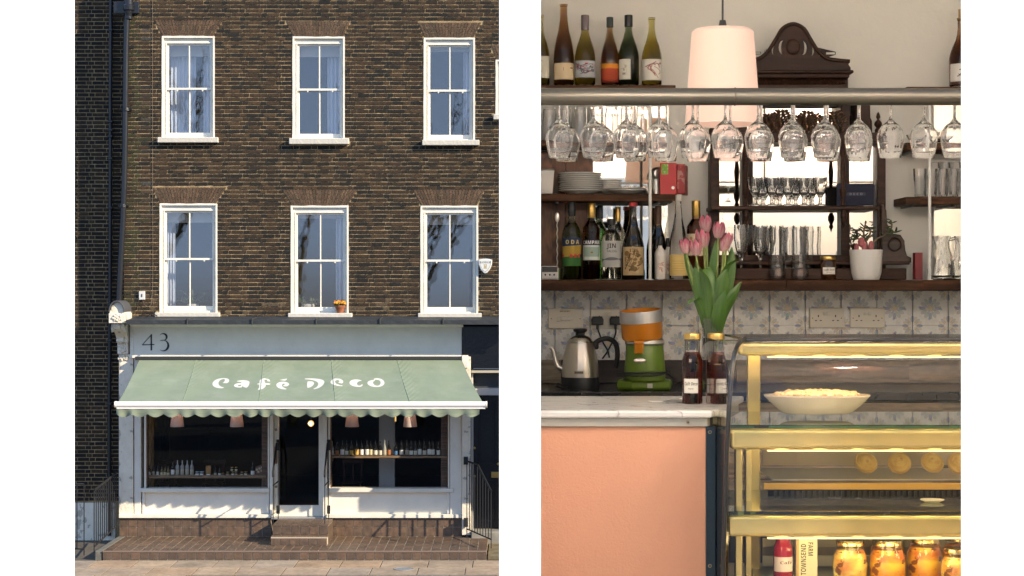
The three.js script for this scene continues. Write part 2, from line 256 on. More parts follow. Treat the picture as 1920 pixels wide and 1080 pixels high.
leafyPlant('houseplant', 'leafy spreading houseplant in a white pot inside the lower window', [fx(357), fy(585), ZF - .3], lathe([[0, 0], [.08, 0], [.105, .15], [.095, .15], [.09, .13], [0, .13]]), mat([.5, .48, .44], .6), 9, leafG, .075, 5, [1.1, .38, .13]);
leafyPlant('houseplant', 'spiky plant in a ribbed grey pot behind the middle lower window', [fx(574), fy(586), ZF - .32], lathe([[0, 0], [.10, 0], [.125, .04], [.12, .08], [.13, .12], [.115, .16], [0, .14]]), mat([.35, .33, .3], .8), 7, leafG, .09, 8, [.7, .34, .14]);
{
  const t = thing('flower_pot', 'terracotta pot of orange flowers standing on a white window sill', 'flower pot', [fx(638), fy(587), ZF + .02]);
  part(t, 'pot', lathe([[0, 0], [.062, 0], [.085, .1], [.095, .1], [.1, .15], [.09, .15], [.085, .12], [0, .12]]), mat([.36, .12, .05], .8, { map: mottle(.3, 6, 2) }));
  const R = rng(9), fo = [], fl = [], fd = []; for (let i = 0; i < 70; i++) { const a = R() * TAU, r = .11 * Math.sqrt(R()), g = new THREE.CircleGeometry(.018 + .014 * R(), 6); g.rotateX(-1 + R() * 1.6); g.rotateY(R() * TAU); g.translate(Math.cos(a) * r, .15 + R() * .05, Math.sin(a) * r); fo.push(g); }
  for (let i = 0; i < 24; i++) { const a = R() * TAU, r = .11 * Math.sqrt(R()), h = .18 + R() * .05; for (let k = 0; k < 5; k++) { const g = new THREE.CircleGeometry(.016, 7); g.translate(.013, 0, 0); g.rotateZ(k * TAU / 5); g.rotateX(-.3 - R() * .5); g.rotateY((R() - .5) * 1.6); g.translate(Math.cos(a) * r, h, Math.sin(a) * r); (i % 4 ? fl : fd).push(g); } }
  part(t, 'foliage', fo, leafG); part(t, 'flower', fl, mat([.75, .33, .02], .7)); part(t, 'flower', fd, mat([.35, .10, .01], .7));
}
// set-back wall of the neighbour on the downpipe side
{
  const z = ZF - .55, x0 = fx(-70), x1 = fx(232), nb = thing('neighbouring_wall', 'shaded dark brick wall set back beside the drainpipes', 'wall', [0, 0, 0]);
  part(nb, 'mortar_wall', box(x0, x1 + .4, .0, 10.6, z - .3, z - .0105), M.mortar);
  brickwork(nb, x0, x1, .75, 10.6, z, [], 21, (x, y) => x > fx(140) && y > 5.2, null, BM);
  part(nb, 'rendered_plinth', bev(x0, fx(205), .0, .72, z - .05, z + .02, .01), M.oldPaint);
}
{ // neighbour on the door side: a projecting front with an awning added for shade, out of the picture behind the white pier
  const nb = thing('projecting_house', 'projecting house front standing beyond the black door', 'building', [0, 0, 0]);
  part(nb, 'wall', box(fx(1016), 9, 0, 10.6, ZF - 2, ZF + .42), mat([.2, .13, .09], .9, { map: mottle(.4, 10, .5) }));
  for (const x of [2, 5]) for (const y of [4.6, 7.6]) part(nb, 'window', box(x, x + 1, y, y + 1.9, ZF + .4, ZF + .425), M.black);
  const aw = thing('added_shade_awning', 'plain canvas awning over the projecting shop next door', 'awning', [0, 0, 0]);
  part(aw, 'canvas', extr([[0, 3.5], [1.32, 2.72], [1.32, 2.46], [1.3, 2.46], [1.3, 2.7], [0, 3.46]], 0, 6).rotateY(-PI / 2).translate(fx(985) + 6, 0, ZF + .43), mat([.3, .3, .28], .9));
}
// ---------------------------------------------------------------- the shopfront
const DOORSTEP = fy(970);
const shop = thing('cafe_shopfront', 'white painted cafe shopfront with door, two display windows and the number 43', 'shopfront', [0, 0, 0]);
{
  const Z = ZF, d1 = 34.88;
  // fascia, cornice, lead
  const fas = part(shop, 'fascia', [box(fx(246), fx(866), fy(671), fy(606), Z - .3, Z + .10), bev(fx(250), fx(866), fy(671), fy(665), Z + .095, Z + .135, .008)], M.paint);
  part(fas, 'end_bead', bev(fx(250), fx(252.5), fy(664.5), fy(612), Z + .101, Z + .112, .003), M.paint);
  const corn = part(shop, 'cornice', extr([[-.02, 0], [.13, 0], [.17, .035], [.28, .05], [.40, .06], [.52, .085], [.56, .085], [.56, .125], [-.02, .125]], 0, fx(869) - fx(250)).rotateY(-PI / 2).translate(fx(869), fy(613), Z + .1), M.paint);
  const joints = [250, 363, 482, 600, 717, 833, 1004];
  for (let i = 0; i < 6; i++) { const l = part(corn, 'lead_sheet', extr([[0, .20], [.09, .165], [.58, .145], [.6, .138], [.6, .06], [.585, .06], [.585, .128], [0, .128]], 0, fx(joints[i + 1]) - fx(joints[i]) - .004).rotateY(-PI / 2).translate(fx(joints[i + 1]), fy(613) - .002, Z + .085 - .004 * (i % 2)), M.lead); }
  for (let i = 1; i < 6; i++) part(corn, 'lead_roll', [rod(V(fx(joints[i]), fy(613) + .15, Z + .68), V(fx(joints[i]), fy(613) + .175, Z + .17), .018), rod(V(fx(joints[i]), fy(613) + .17, Z + .695), V(fx(joints[i]), fy(613) + .055, Z + .695), .014)], M.lead);
  // 43, cut from thin dark sheet
  const ribbon = (pts, ws) => { const L = [], Rr = []; pts.forEach((p, i) => { const a = pts[Math.max(0, i - 1)], b = pts[Math.min(pts.length - 1, i + 1)], dx = b[0] - a[0], dy = b[1] - a[1], l = Math.hypot(dx, dy), w = ws[i] / 2; L.push([p[0] - dy / l * w, p[1] + dx / l * w]); Rr.push([p[0] + dy / l * w, p[1] - dx / l * w]); }); return extr([...L, ...Rr.reverse()], Z + .1005, Z + .108); };
  const q = (zx, zy) => [fx(210 + zx / 7.2), fy(550 + zy / 7.2)];
  const dm = mat([.012, .012, .013], .5);
  part(fas, 'numeral', [ribbon([q(552, 552), q(424, 692)], [.014, .010]), ribbon([q(424, 693), q(585, 689)], [.016, .016]), ribbon([q(545, 556), q(545, 768)], [.026, .028])], dm, 'thin black numeral 4');
  const arc = (cx, cy, rx, ry, a0, a1, n) => Array.from({ length: n + 1 }, (_, i) => { const a = lerp(a0, a1, i / n); return q(cx + rx * Math.cos(a), cy + ry * Math.sin(a)); });
  const a1 = arc(702, 588, 50, 46, -2.5, 1.75, 14), a2 = arc(704, 702, 70, 72, -1.75, 2.2, 16);
  part(fas, 'numeral', [ribbon(a1, a1.map((_, i) => .006 + .03 * Math.max(0, Math.sin(i / 14 * PI * 1.0)) ** 2)), ribbon(a2, a2.map((_, i) => .006 + .034 * Math.max(0, Math.sin(i / 16 * PI)) ** 2)), ribbon([q(668, 633), q(715, 631)], [.012, .012])], dm, 'thin black numeral 3');
  // frontage posts and panels
  const post = (x0, x1, y0, y1, z0, z1, m = M.paint, n = 'pilaster') => part(shop, n, bev(x0, x1, y0, y1, z0, z1, .008), m);
  post(fx(224), fx(251), DOORSTEP, fy(664), Z - .2, Z + .06, M.oldPaint); post(fx(252.5), fx(265), DOORSTEP, fy(664), Z - .2, Z + .045);
  post(fx(844), fx(866), DOORSTEP, fy(672), Z - .2, Z + .05); post(fx(866.5), fx(883), .2, fy(668), Z - .25, Z + .16, M.oldPaint);
  const ledge = (x0, x1, py0, py1, z1, n = 'sill') => part(shop, n, bev(fx(x0), fx(x1), fy(py1), fy(py0), Z - .2, Z + z1, .008), M.paintW);
  ledge(265, 506, 915, 922, .09); ledge(615, 850, 915, 922, .09); ledge(225, 509, 963.5, 970, .12, 'ledge'); ledge(613, 866, 963.5, 970, .12, 'ledge');
  for (const [a, b] of [[267, 505], [614, 843.5]]) {
    const pn = part(shop, 'stallriser_panel', box(fx(a), fx(b), fy(963.4), fy(922.1), Z - .2, Z - .015), M.paint);
    part(pn, 'panel_moulding', [bev(fx(a), fx(a) + .05, fy(963.4), fy(922.1), Z - .014, Z + .03, .008), bev(fx(b) - .05, fx(b), fy(963.4), fy(922.1), Z - .014, Z + .03, .008), bev(fx(a) + .05, fx(b) - .05, fy(924.5), fy(922.1), Z - .014, Z + .025, .006)], M.paint);
  }
  // display windows
  const woodB = mat([.16, .075, .03], .5, { map: woodTex([.6, .6, .6], [1, 1, 1], [.5, 3]) });
  for (const [a, b] of [[270, 505], [615, 843]]) {
    const y0 = fy(915), y1 = fy(672);
    const f = part(shop, 'display_window', [bev(fx(a), fx(a) + .04, y0, y1, Z - .16, Z + .0, .006), bev(fx(b) - .03, fx(b), y0, y1, Z - .16, Z + .0, .006), bev(fx(a) + .04, fx(b) - .03, y1 - .1, y1, Z - .16, Z - .004, .006)], M.paintW);
    part(f, 'inner_frame', [box(fx(a) + .04, fx(a) + .06, y0, y1 - .1, Z - .14, Z - .03), box(fx(b) - .05, fx(b) - .03, y0, y1 - .1, Z - .14, Z - .03), box(fx(b) - .17, fx(b) - .05, y0, y1 - .1, Z - .45, Z - .2)], woodB);
    part(f, 'pane', box(fx(a) + .05, fx(b) - .04, y0, y1 - .09, Z - .09, Z - .084), M.paneC);
  }
  // door
  const dj = part(shop, 'door_frame', [bev(fx(506.5), fx(513), DOORSTEP, fy(672), Z - .2, Z + .06, .006), bev(fx(606), fx(613.5), DOORSTEP, fy(672), Z - .2, Z + .06, .006), bev(fx(513), fx(606), fy(700), fy(672), Z - .2, Z + .02, .006)], M.paintW);
  const dz = Z - .06, door = part(shop, 'door', [bev(fx(513.4), fx(522), DOORSTEP + .015, fy(701), dz - .05, dz, .004), bev(fx(597), fx(605.6), DOORSTEP + .015, fy(701), dz - .05, dz, .004), bev(fx(522), fx(597), DOORSTEP + .015, fy(948), dz - .05, dz - .001, .004), bev(fx(522), fx(597), fy(718), fy(701), dz - .05, dz - .001, .004)], M.paintW);
  part(door, 'pane', box(fx(521.5), fx(597.5), fy(948.5), fy(717.5), dz - .03, dz - .024), M.paneC);
  part(door, 'handle', [tube([[fx(516.5), fy(840), dz], [fx(516.5), fy(840), dz + .06], [fx(517), fy(842), dz + .075], [fx(517), fy(865), dz + .075], [fx(516.5), fy(868), dz + .06], [fx(516.5), fy(868), dz]], .011, 30), bev(fx(514.5), fx(519), fy(870), fy(838), dz, dz + .006, .003)], mat([.22, .11, .05], .4, { metalness: .7 }));
  for (const py of [806, 913]) part(door, 'lock', new THREE.CylinderGeometry(.025, .025, .02, 16).rotateX(PI / 2).translate(fx(517), fy(py), dz + .01), mat([.3, .2, .1], .35, { metalness: 1 }));
  part(shop, 'threshold', bev(fx(509.5), fx(612.5), DOORSTEP - .03, DOORSTEP + .012, Z - .2, Z + .08, .006), mat([.5, .49, .47], .4, { metalness: .6 }));
  // corbel with rounded hood, flower block, scroll and leaf
  const cx0 = fx(218), cx1 = fx(246), cm = (cx0 + cx1) / 2, cw = (cx1 - cx0) / 2, corb = M.oldPaint, zt = Z + .62;
  const hood = []; for (let i = 0; i <= 14; i++) { const a = PI * i / 14; hood.push([cm + cw * 1.06 * Math.cos(a), fy(584) + .21 * Math.sin(a)]); }
  const cb = part(shop, 'corbel', [extr([[cx0, fy(605)], [cx1, fy(605)], [cx1, fy(584)], ...hood.slice(1, -1).map(p => [lerp(cm, p[0], .82), lerp(fy(584), p[1], .86)]), [cx0, fy(584)]], Z - .05, zt - .03, .008), bev(cx0 - .012, cx1 + .012, fy(605), fy(586.5), Z - .04, zt, .012)], corb);
  part(cb, 'hood', extr([...hood, ...hood.map(p => [lerp(cm, p[0], .86), lerp(fy(584), p[1], .88)]).reverse()], Z - .05, zt + .03, .006), mat([.06, .062, .068], .6));
  part(cb, 'scroll', extr([[0, 0], [.12, 0], [.16, .02], [.165, .05], [.15, .08], [.20, .13], [.29, .18], [.38, .22], [.46, .27], [.50, .32], [.50, .372], [0, .372]], -cw * .78, cw * .78, .018).rotateY(-PI / 2).translate(cm, fy(643), Z), corb);
  part(cb, 'scroll_rib', extr([[0, 0], [.16, 0], [.20, .04], [.19, .09], [.24, .14], [.33, .19], [.42, .23], [.50, .28], [.54, .33], [.53, .372], [0, .372]], -cw * .3, cw * .3, .015).rotateY(-PI / 2).translate(cm, fy(643), Z), corb);
  const blobs = (cx, cy, w, h, z, n, seed, r) => { const R = rng(seed), L = []; for (let i = 0; i < n; i++) { const a = i / n * TAU * 2.4, k = Math.sqrt((i + .5) / n); L.push(new THREE.SphereGeometry(r * (.7 + .6 * R()), 8, 6).scale(1, .8 + .5 * R(), .6).translate(cx + Math.cos(a) * w * k, cy + Math.sin(a) * h * k, z)); } return L; };
  part(cb, 'flower_carving', blobs(cm, fy(595.5), .085, .06, zt + .004, 16, 2, .026), corb);
  for (const s of [-1, 1]) part(cb, 'volute', new THREE.CylinderGeometry(.055, .045, .05, 18).rotateZ(PI / 2).scale(1, 1.6, 1).translate(cm + s * cw * .82, fy(614), Z + .40), corb);
  part(cb, 'leaf_carving', [...blobs(cm, fy(650), .055, .1, Z + .1, 18, 6, .028), ...blobs(cm, fy(671), .1, .05, Z + .075, 14, 7, .024)], corb);
  part(cb, 'neck', bev(cm - cw * .72, cm + cw * .72, fy(664), fy(642), Z - .05, Z + .1, .02), corb);
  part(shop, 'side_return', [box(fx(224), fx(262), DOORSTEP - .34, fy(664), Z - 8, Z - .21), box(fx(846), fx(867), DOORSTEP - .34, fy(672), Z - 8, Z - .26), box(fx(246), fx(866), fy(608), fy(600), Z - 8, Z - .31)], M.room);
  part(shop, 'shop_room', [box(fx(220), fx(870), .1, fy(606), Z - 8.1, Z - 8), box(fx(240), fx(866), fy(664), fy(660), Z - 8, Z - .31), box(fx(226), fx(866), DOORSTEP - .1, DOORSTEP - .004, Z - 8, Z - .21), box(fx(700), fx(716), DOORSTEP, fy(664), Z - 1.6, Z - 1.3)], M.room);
  part(shop, 'column', box(fx(703), fx(733), DOORSTEP, fy(664), Z - 1.29, Z - 1.1), mat([.42, .41, .38], .9));
  // tiled plinth
  const tm = [[.185, .115, .076], [.155, .10, .07], [.20, .122, .08], [.14, .092, .064], [.17, .11, .076]].map(c => mat(c, .5, { map: mottle(.35, 6, 2.4), bumpMap: BN, bumpScale: .003 })), R = rng(14);
  const grout = mat([.42, .35, .26], .9);
  for (const [a, b] of [[225, 509.4], [613, 866]]) {
    const pl = part(shop, 'plinth', box(fx(a), fx(b), .1, DOORSTEP - .002, Z - .2, Z + .06), grout); const n = Math.round((fx(b) - fx(a)) / .17), w = (fx(b) - fx(a)) / n, hh = (DOORSTEP - .16 - .004) / 2;
    for (let i = 0; i < n; i++) for (let j = 0; j < 2; j++) part(pl, 'tile', bev(fx(a) + i * w + .004, fx(a) + (i + 1) * w - .004, .162 + j * hh + .003, .162 + (j + 1) * hh - .004, Z + .05, Z + .068 + .003 * R(), .004, 1), tm[R() * 5 | 0]);
  }
  // terrace
  const xa = X(192, 33), xb = X(913, 33), za = Z + .07, zb = -33;
  const ter = struct('terrace', [box(xa + .01, xb - .01, -.1, .153, za - .2, zb - .012)], grout);
  const nx = 41, nz = 6, wt = (xb - xa) / nx, dt = (zb - .06 - za) / nz;
  for (let i = 0; i < nx; i++) for (let j = 0; j < nz; j++) part(ter, 'tile', bev(xa + i * wt + .0055, xa + (i + 1) * wt - .0055, .13, .158 + .003 * R(), za + j * dt + .009, za + (j + 1) * dt - .009, .004, 1), tm[R() * 5 | 0]);
  for (let i = 0; i < nx; i++) { part(ter, 'riser_tile', bev(xa + i * wt + .006, xa + (i + 1) * wt - .006, .008, .128, zb - .02, zb - .002 + .003 * R(), .004, 1), tm[R() * 5 | 0]); }
  part(ter, 'nosing', bev(xa, xb, .131, .162, zb - .055, zb + .008, .008), mat([.17, .12, .09], .5));
  // door steps
  const stp = thing('door_steps', 'brown tiled steps leading up to the cafe door', 'steps', [0, 0, 0]);
  const sx0 = X(511, 34), sx1 = X(616, 34), l1 = -33.97, l2 = -33.72, h1 = .500, h2 = .322;
  part(stp, 'step_core', [box(sx0 + .006, sx1 - .006, .15, h1 - .012, Z + .125, l1 - .012), box(sx0 + .006, sx1 - .006, .15, h2 - .012, l1 - .03, l2 - .012)], grout);
  const sn = 6, sw = (sx1 - sx0) / sn;
  for (let i = 0; i < sn; i++) { const a = sx0 + i * sw + .004, b = a + sw - .008; for (let j = 0; j < 5; j++) part(stp, 'tread_tile', bev(a, b, h1 - .03, h1, Z + .125 + j * .182, Z + .125 + (j + 1) * .182 - .008, .004, 1), tm[R() * 5 | 0]); part(stp, 'riser_tile', bev(a, b, h2 + .004, h1 - .035, l1 - .02, l1, .004, 1), tm[R() * 5 | 0]); part(stp, 'tread_tile', bev(a, b, h2 - .03, h2, l1 + .004, l2 - .02, .004, 1), tm[R() * 5 | 0]); part(stp, 'riser_tile', bev(a, b, .166, h2 - .035, l2 - .02, l2, .004, 1), tm[R() * 5 | 0]); }
  for (const s of [sx0, sx1 - .02]) part(stp, 'side_tile', [bev(s, s + .02, .166, h1 - .034, Z + .13, l1 - .024, .004, 1)], tm[3]);
}
// ---------------------------------------------------------------- awning
{
  const aw = thing('awning', 'sage green canvas awning lettered Café Deco with a scalloped valance', 'awning', [0, 0, 0]);
  const dt = 34.80, db = 33.3, ty = Y(673, dt), by = Y(754, db);
  const W = 2048, H = 320;
  const text = ctex(W, H, (g) => {
    g.fillStyle = '#9cab92'; g.fillRect(0, 0, W, H);
    const R = rng(31); for (let i = 0; i < 900; i++) { g.fillStyle = `rgba(${R() < .5 ? '255,255,255' : '80,110,80'},${.012 + .02 * R()})`; const x = R() * W, y = R() * H; g.beginPath(); g.ellipse(x, y, 10 + 60 * R(), 6 + 20 * R(), 0, 0, TAU); g.fill(); }
    const P = (zx, zy) => { const px = 390 + zx / 5.647, py = 690 + zy / 5.647, v = (py - 673) / 81, l = 262 - 40 * v, r = 865 + 40 * v; return [(px - l) / (r - l) * W, v * H]; };
    g.fillStyle = '#fffdf4';
    const draw = s => { g.beginPath(); const t = s.replace(/[MCLZ]/g, m => '|' + m).split('|').filter(Boolean); for (const q of t) { const n = q.slice(1).trim().split(/[\s,]+/).filter(Boolean).map(Number), a = []; for (let i = 0; i + 1 < n.length; i += 2) a.push(P(n[i], n[i + 1])); if (q[0] === 'M') g.moveTo(...a[0]); else if (q[0] === 'L') a.forEach(p => g.lineTo(...p)); else if (q[0] === 'C') for (let i = 0; i + 2 < a.length; i += 3) g.bezierCurveTo(...a[i], ...a[i + 1], ...a[i + 2]); else g.closePath(); } g.fill('evenodd'); };
    draw('M222,115 C225,95 195,84 150,84 C85,84 42,115 44,145 C46,175 95,196 150,196 L170,186 C130,180 108,160 108,135 C110,108 140,93 165,95 C185,97 180,115 152,138 L195,141 C210,138 220,130 222,115 Z');
    draw('M305,122 C330,108 420,105 437,130 C438,160 425,185 405,193 C380,190 362,170 358,176 L355,188 C320,192 272,185 273,168 C274,150 310,140 352,142 C355,135 350,128 305,126 Z M312,172 C315,162 335,158 350,158 L348,170 C335,176 318,178 312,172 Z');
    draw('M655,128 C660,110 640,98 600,98 C570,98 545,110 545,128 L543,150 L520,154 L522,162 L542,165 L540,185 C545,200 525,215 530,222 C570,222 600,200 608,180 L608,164 L655,160 L660,147 L608,148 C600,140 590,120 600,112 C615,106 630,112 628,124 Z');
    draw('M755,103 L800,92 L835,85 L833,95 L815,107 Z'); draw('M858,150 C860,130 830,118 795,118 C750,120 720,140 722,160 C725,185 770,203 825,203 L830,195 C800,185 780,172 782,155 C783,140 800,133 812,140 C818,148 795,155 790,166 L835,168 Z');
    draw('M1022,90 C1100,84 1230,90 1232,130 C1230,165 1180,200 1120,203 L1115,197 C1150,185 1170,165 1165,140 C1155,115 1110,100 1030,97 Z'); draw('M1053,120 C1090,114 1120,118 1122,138 C1120,160 1085,185 1052,185 C1048,165 1048,140 1053,120 Z');
    draw('M1432,135 C1432,112 1400,100 1360,102 C1320,104 1296,120 1297,140 C1300,165 1350,182 1420,180 L1426,173 C1390,170 1350,160 1345,140 C1345,122 1365,115 1385,120 C1400,128 1385,140 1375,146 L1420,150 Z');
    draw('M1628,113 C1620,103 1590,98 1560,100 C1520,104 1497,120 1498,140 C1502,165 1550,182 1610,180 C1630,176 1640,165 1637,152 L1628,150 C1622,165 1600,170 1585,160 C1565,140 1585,115 1628,113 Z');
    draw('M1757,100 C1750,88 1780,84 1800,85 C1845,88 1872,110 1868,135 C1862,165 1815,178 1770,177 C1720,176 1687,155 1688,135 C1690,115 1730,102 1757,105 Z M1748,122 C1742,142 1765,165 1795,163 C1825,158 1838,130 1822,112 C1812,102 1795,98 1762,103 C1775,108 1765,114 1748,122 Z');
  });
  const cloth = phys([.57, .57, .57], .95, { map: text, transmission: .04, thickness: 0, bumpMap: dtex(128, (u, v) => .5 + .25 * Math.sin(u * TAU * 32) + .25 * Math.sin(v * TAU * 32), [24, 5], false), bumpScale: .0008 });
  const seams = [0, .176, .386, .596, .800, 1];
  const surf = (u, v, lift = 0) => { const xt = X(lerp(262, 865, u), dt), xb = X(lerp(222, 905, u), db); let pu = 0; for (let k = 0; k < 5; k++) if (u >= seams[k] && u <= seams[k + 1]) pu = (u - seams[k]) / (seams[k + 1] - seams[k]); let sd = 1; for (const s of seams.slice(1, -1)) sd = Math.min(sd, Math.abs(u - s - .012)); const puck = Math.exp(-Math.pow(sd / .022, 2)) * .0028 * Math.sin(v * 74 + u * 420) + .008 * Math.sin(u * 23) * Math.sin(v * PI) - .035 * Math.sin(v * PI) - .014 * Math.sin(v * PI) * Math.sin(PI * pu) + .004 * Math.sin(u * 61 + v * 5) * Math.sin(v * PI) + lift; return [lerp(xt, xb, v), lerp(ty, by, v) + puck, lerp(-dt, -db, v) + puck * .4]; };
  for (let i = 0; i < 5; i++) { const g = grid(44, 60, (u, v) => surf(lerp(seams[i], seams[i + 1], u), v)), uv = g.attributes.uv; for (let k = 0; k < uv.count; k++) uv.setX(k, lerp(seams[i], seams[i + 1], uv.getX(k))); const p = part(aw, 'canvas_panel', g, cloth); if (i) part(p, 'seam', tube(Array.from({ length: 12 }, (_, k) => V(...surf(seams[i], k / 11, .003))), .004, 24, 5), mat([.24, .31, .22], .9)); }
  const bx0 = X(217, db), bx1 = X(912, db), barY = Y(758.5, db);
  const bar = part(aw, 'front_bar', [new THREE.CylinderGeometry(.055, .055, bx1 - bx0, 24).rotateZ(PI / 2).translate((bx0 + bx1) / 2, barY, -db), box(bx0 + .02, bx1 - .02, barY - .075, barY - .03, -db - .03, -db + .03)], phys([.78, .76, .72], .35));
  for (const x of [bx0, bx1]) part(bar, 'end_cap', new THREE.CylinderGeometry(.06, .06, .03, 24).rotateZ(PI / 2).translate(x, barY, -db), M.paintW);
  const vx0 = X(218.5, db), vx1 = X(899, db), vt = barY - .06, nS = 23, vb = Y(782, db);
  const vm = phys([.22, .26, .19], .95, { transmission: .12, thickness: 0, map: mottle(.16, 8, [6, 1]) });
  part(aw, 'valance', grid(nS * 14, 8, (u, v) => { const sc = Math.abs(Math.sin(u * nS * PI)), w = .5 + .5 * Math.sin(u * 17 + 2); return [lerp(vx0, vx1, u), lerp(vt, vb + .055 - .055 * Math.pow(sc, 1.1), v), -db + .02 + v * (.022 * Math.sin(u * nS * TAU + 1.3 * Math.sin(u * 31)) + .012 * w * Math.sin(u * 190) + .02 * Math.sin(u * 9))]; }), vm);
  part(aw, 'housing', bev(X(254, dt), X(874, dt), Y(675, dt), Y(668.5, dt), -dt - .1, -dt + .05, .012), mat([.03, .03, .03], .5));
  for (const u of [.2, .8]) part(aw, 'folding_arm', [rod(V(lerp(fx(262), fx(865), u), ty - .08, -dt), V(lerp(fx(262), fx(865), u) + .7 * (u < .5 ? -1 : 1), lerp(ty, by, .5) - .1, lerp(-dt, -db, .5)), .025), rod(V(lerp(fx(262), fx(865), u) + .7 * (u < .5 ? -1 : 1), lerp(ty, by, .5) - .1, lerp(-dt, -db, .5)), V(lerp(fx(262), fx(865), u), barY, -db), .022)], M.paintW);
  part(aw, 'bracket', bev(X(866, dt), X(878, dt), Y(690, dt), Y(666, dt), -dt - .05, -dt + .06, .01), M.paint);
}
// ---------------------------------------------------------------- pipes, boxes, cables
const pipeM = phys([.013, .014, .017], .3, { bumpMap: BN, bumpScale: .003 });
{
  const z = ZF - .47, x = fx(198), t = thing('drainpipe', 'slim black drainpipe with joint collars on the set-back brick wall', 'drainpipe', [0, 0, 0]);
  part(t, 'pipe', tube([[x, 10.6, z], [x - .01, 8, z], [x - .015, 5, z], [x - .03, 2.5, z], [x - .03, .1, z]], .034, 40, 14), pipeM);
  for (const py of [50, 224, 240, 252, 294, 388, 572, 588, 640, 760]) part(t, 'collar', bev(-.047, .047, -.022, .022, -.047, .047, .012).translate(x - .01 - clamp((py - 300) / 300, 0, 1) * .015, fy(py), z), pipeM);
}
{
  const z = ZF + .09, t = thing('downpipe', 'thick black rainwater downpipe leaning along the edge of the brick front', 'drainpipe', [0, 0, 0]);
  const P = [[243, 12], [240, 40], [237, 200], [236, 300], [233, 400], [228, 500], [225, 566]].map(p => V(fx(p[0]), fy(p[1]), z));
  part(t, 'pipe', tube(P, .052, 60, 18), pipeM);
  part(t, 'hopper', [lathe([[.055, -.26], [.07, -.25], [.072, -.2], [.06, -.19], [.075, -.1], [.1, -.08], [.105, 0], [.085, .02], [.085, .2]], 24).translate(fx(243), fy(12), z), bev(fx(214), fx(262), fy(26), fy(4), ZF + .002, ZF + .06, .01)], pipeM);
  for (const [px, py] of [[238, 206], [232, 386]]) { const c = part(t, 'collar', cyl(.066, .066, -.03, .03, 18).translate(fx(px), fy(py), z), pipeM); part(c, 'bracket', box(fx(px) - .1, fx(px) + .1, fy(py) - .015, fy(py) + .015, ZF + .0, ZF + .03), pipeM); }
}
{
  const t = thing('junction_box', 'small white electrical box on the brick wall above the cornice', 'electrical box', [fx(267), fy(554), ZF + .03]);
  part(t, 'case', bev(-.055, .055, -.08, .08, -.03, .03, .008), mat([.6, .59, .56], .5)); part(t, 'switch', bev(-.012, .012, -.03, .03, .028, .036, .003), mat([.08, .08, .08], .5));
  solo('wall_cable', 'thin cable looping from the white electrical box down to the lead cornice', 'cable', [tube([[fx(268), fy(562), ZF + .02], [fx(272), fy(572), ZF + .03], [fx(282), fy(576), ZF + .03], [fx(284), fy(566), ZF + .02], [fx(286), fy(540), ZF + .012], [fx(286), fy(300), ZF + .012], [fx(286), fy(-10), ZF + .012]], .0035, 70, 5)], mat([.16, .12, .08], .7));
  solo('black_cable', 'black cable hanging between the round-topped corbel and the window sill', 'cable', [tube([[fx(262), fy(572), ZF + .02], [fx(275), fy(584), ZF + .2], [fx(290), fy(590), ZF + .3], [fx(300), fy(592), ZF + .25], [fx(288), fy(588), ZF + .22], [fx(278), fy(595), ZF + .2]], .007, 40, 5)], M.black);
}
{ // shield shaped alarm box
  const t = thing('alarm_box', 'white shield-shaped alarm box on the brick wall', 'alarm box', [fx(910), fy(499), ZF]);
  const sh_ = [[-.13, .12], [-.07, .135], [0, .14], [.07, .135], [.13, .12], [.125, .03], [.09, -.06], [.03, -.13], [0, -.14], [-.03, -.13], [-.09, -.06], [-.125, .03]];
  part(t, 'case', extr(sh_, .0, .075, .012), mat([.62, .62, .6], .4));
  const face = part(t, 'face_print', grid(1, 1, (u, v) => [lerp(-.115, .115, u), lerp(.115, -.125, v), .0765]), mat([1, 1, 1], .4, { map: ctex(256, 256, (g, w, h) => { g.fillStyle = '#cfcfca'; g.fillRect(0, 0, w, h); g.fillStyle = '#1c1f26'; g.font = 'bold 54px serif'; g.textAlign = 'center'; g.fillText('BANHAM', 128, 72, 226); g.fillStyle = '#a08d62'; g.fillRect(92, 92, 72, 12); g.fillRect(100, 104, 14, 60); g.fillRect(142, 104, 14, 60); g.fillRect(118, 116, 20, 48); g.fillRect(88, 164, 80, 10); g.strokeStyle = '#1c1f26'; g.lineWidth = 5; g.beginPath(); g.moveTo(14, 24); g.quadraticCurveTo(20, 170, 128, 240); g.quadraticCurveTo(236, 170, 242, 24); g.stroke(); }) }));
  // trim the print to the shield outline
  face.geometry = uvShield(sh_); function uvShield(p) { const g = extr(p.map(q => [q[0] * .86, q[1] * .86]), .074, .0765); const a = g.attributes.position, u = g.attributes.uv; for (let i = 0; i < a.count; i++) u.setXY(i, (a.getX(i) + .115) / .23, (a.getY(i) + .125) / .245); return g; }
}
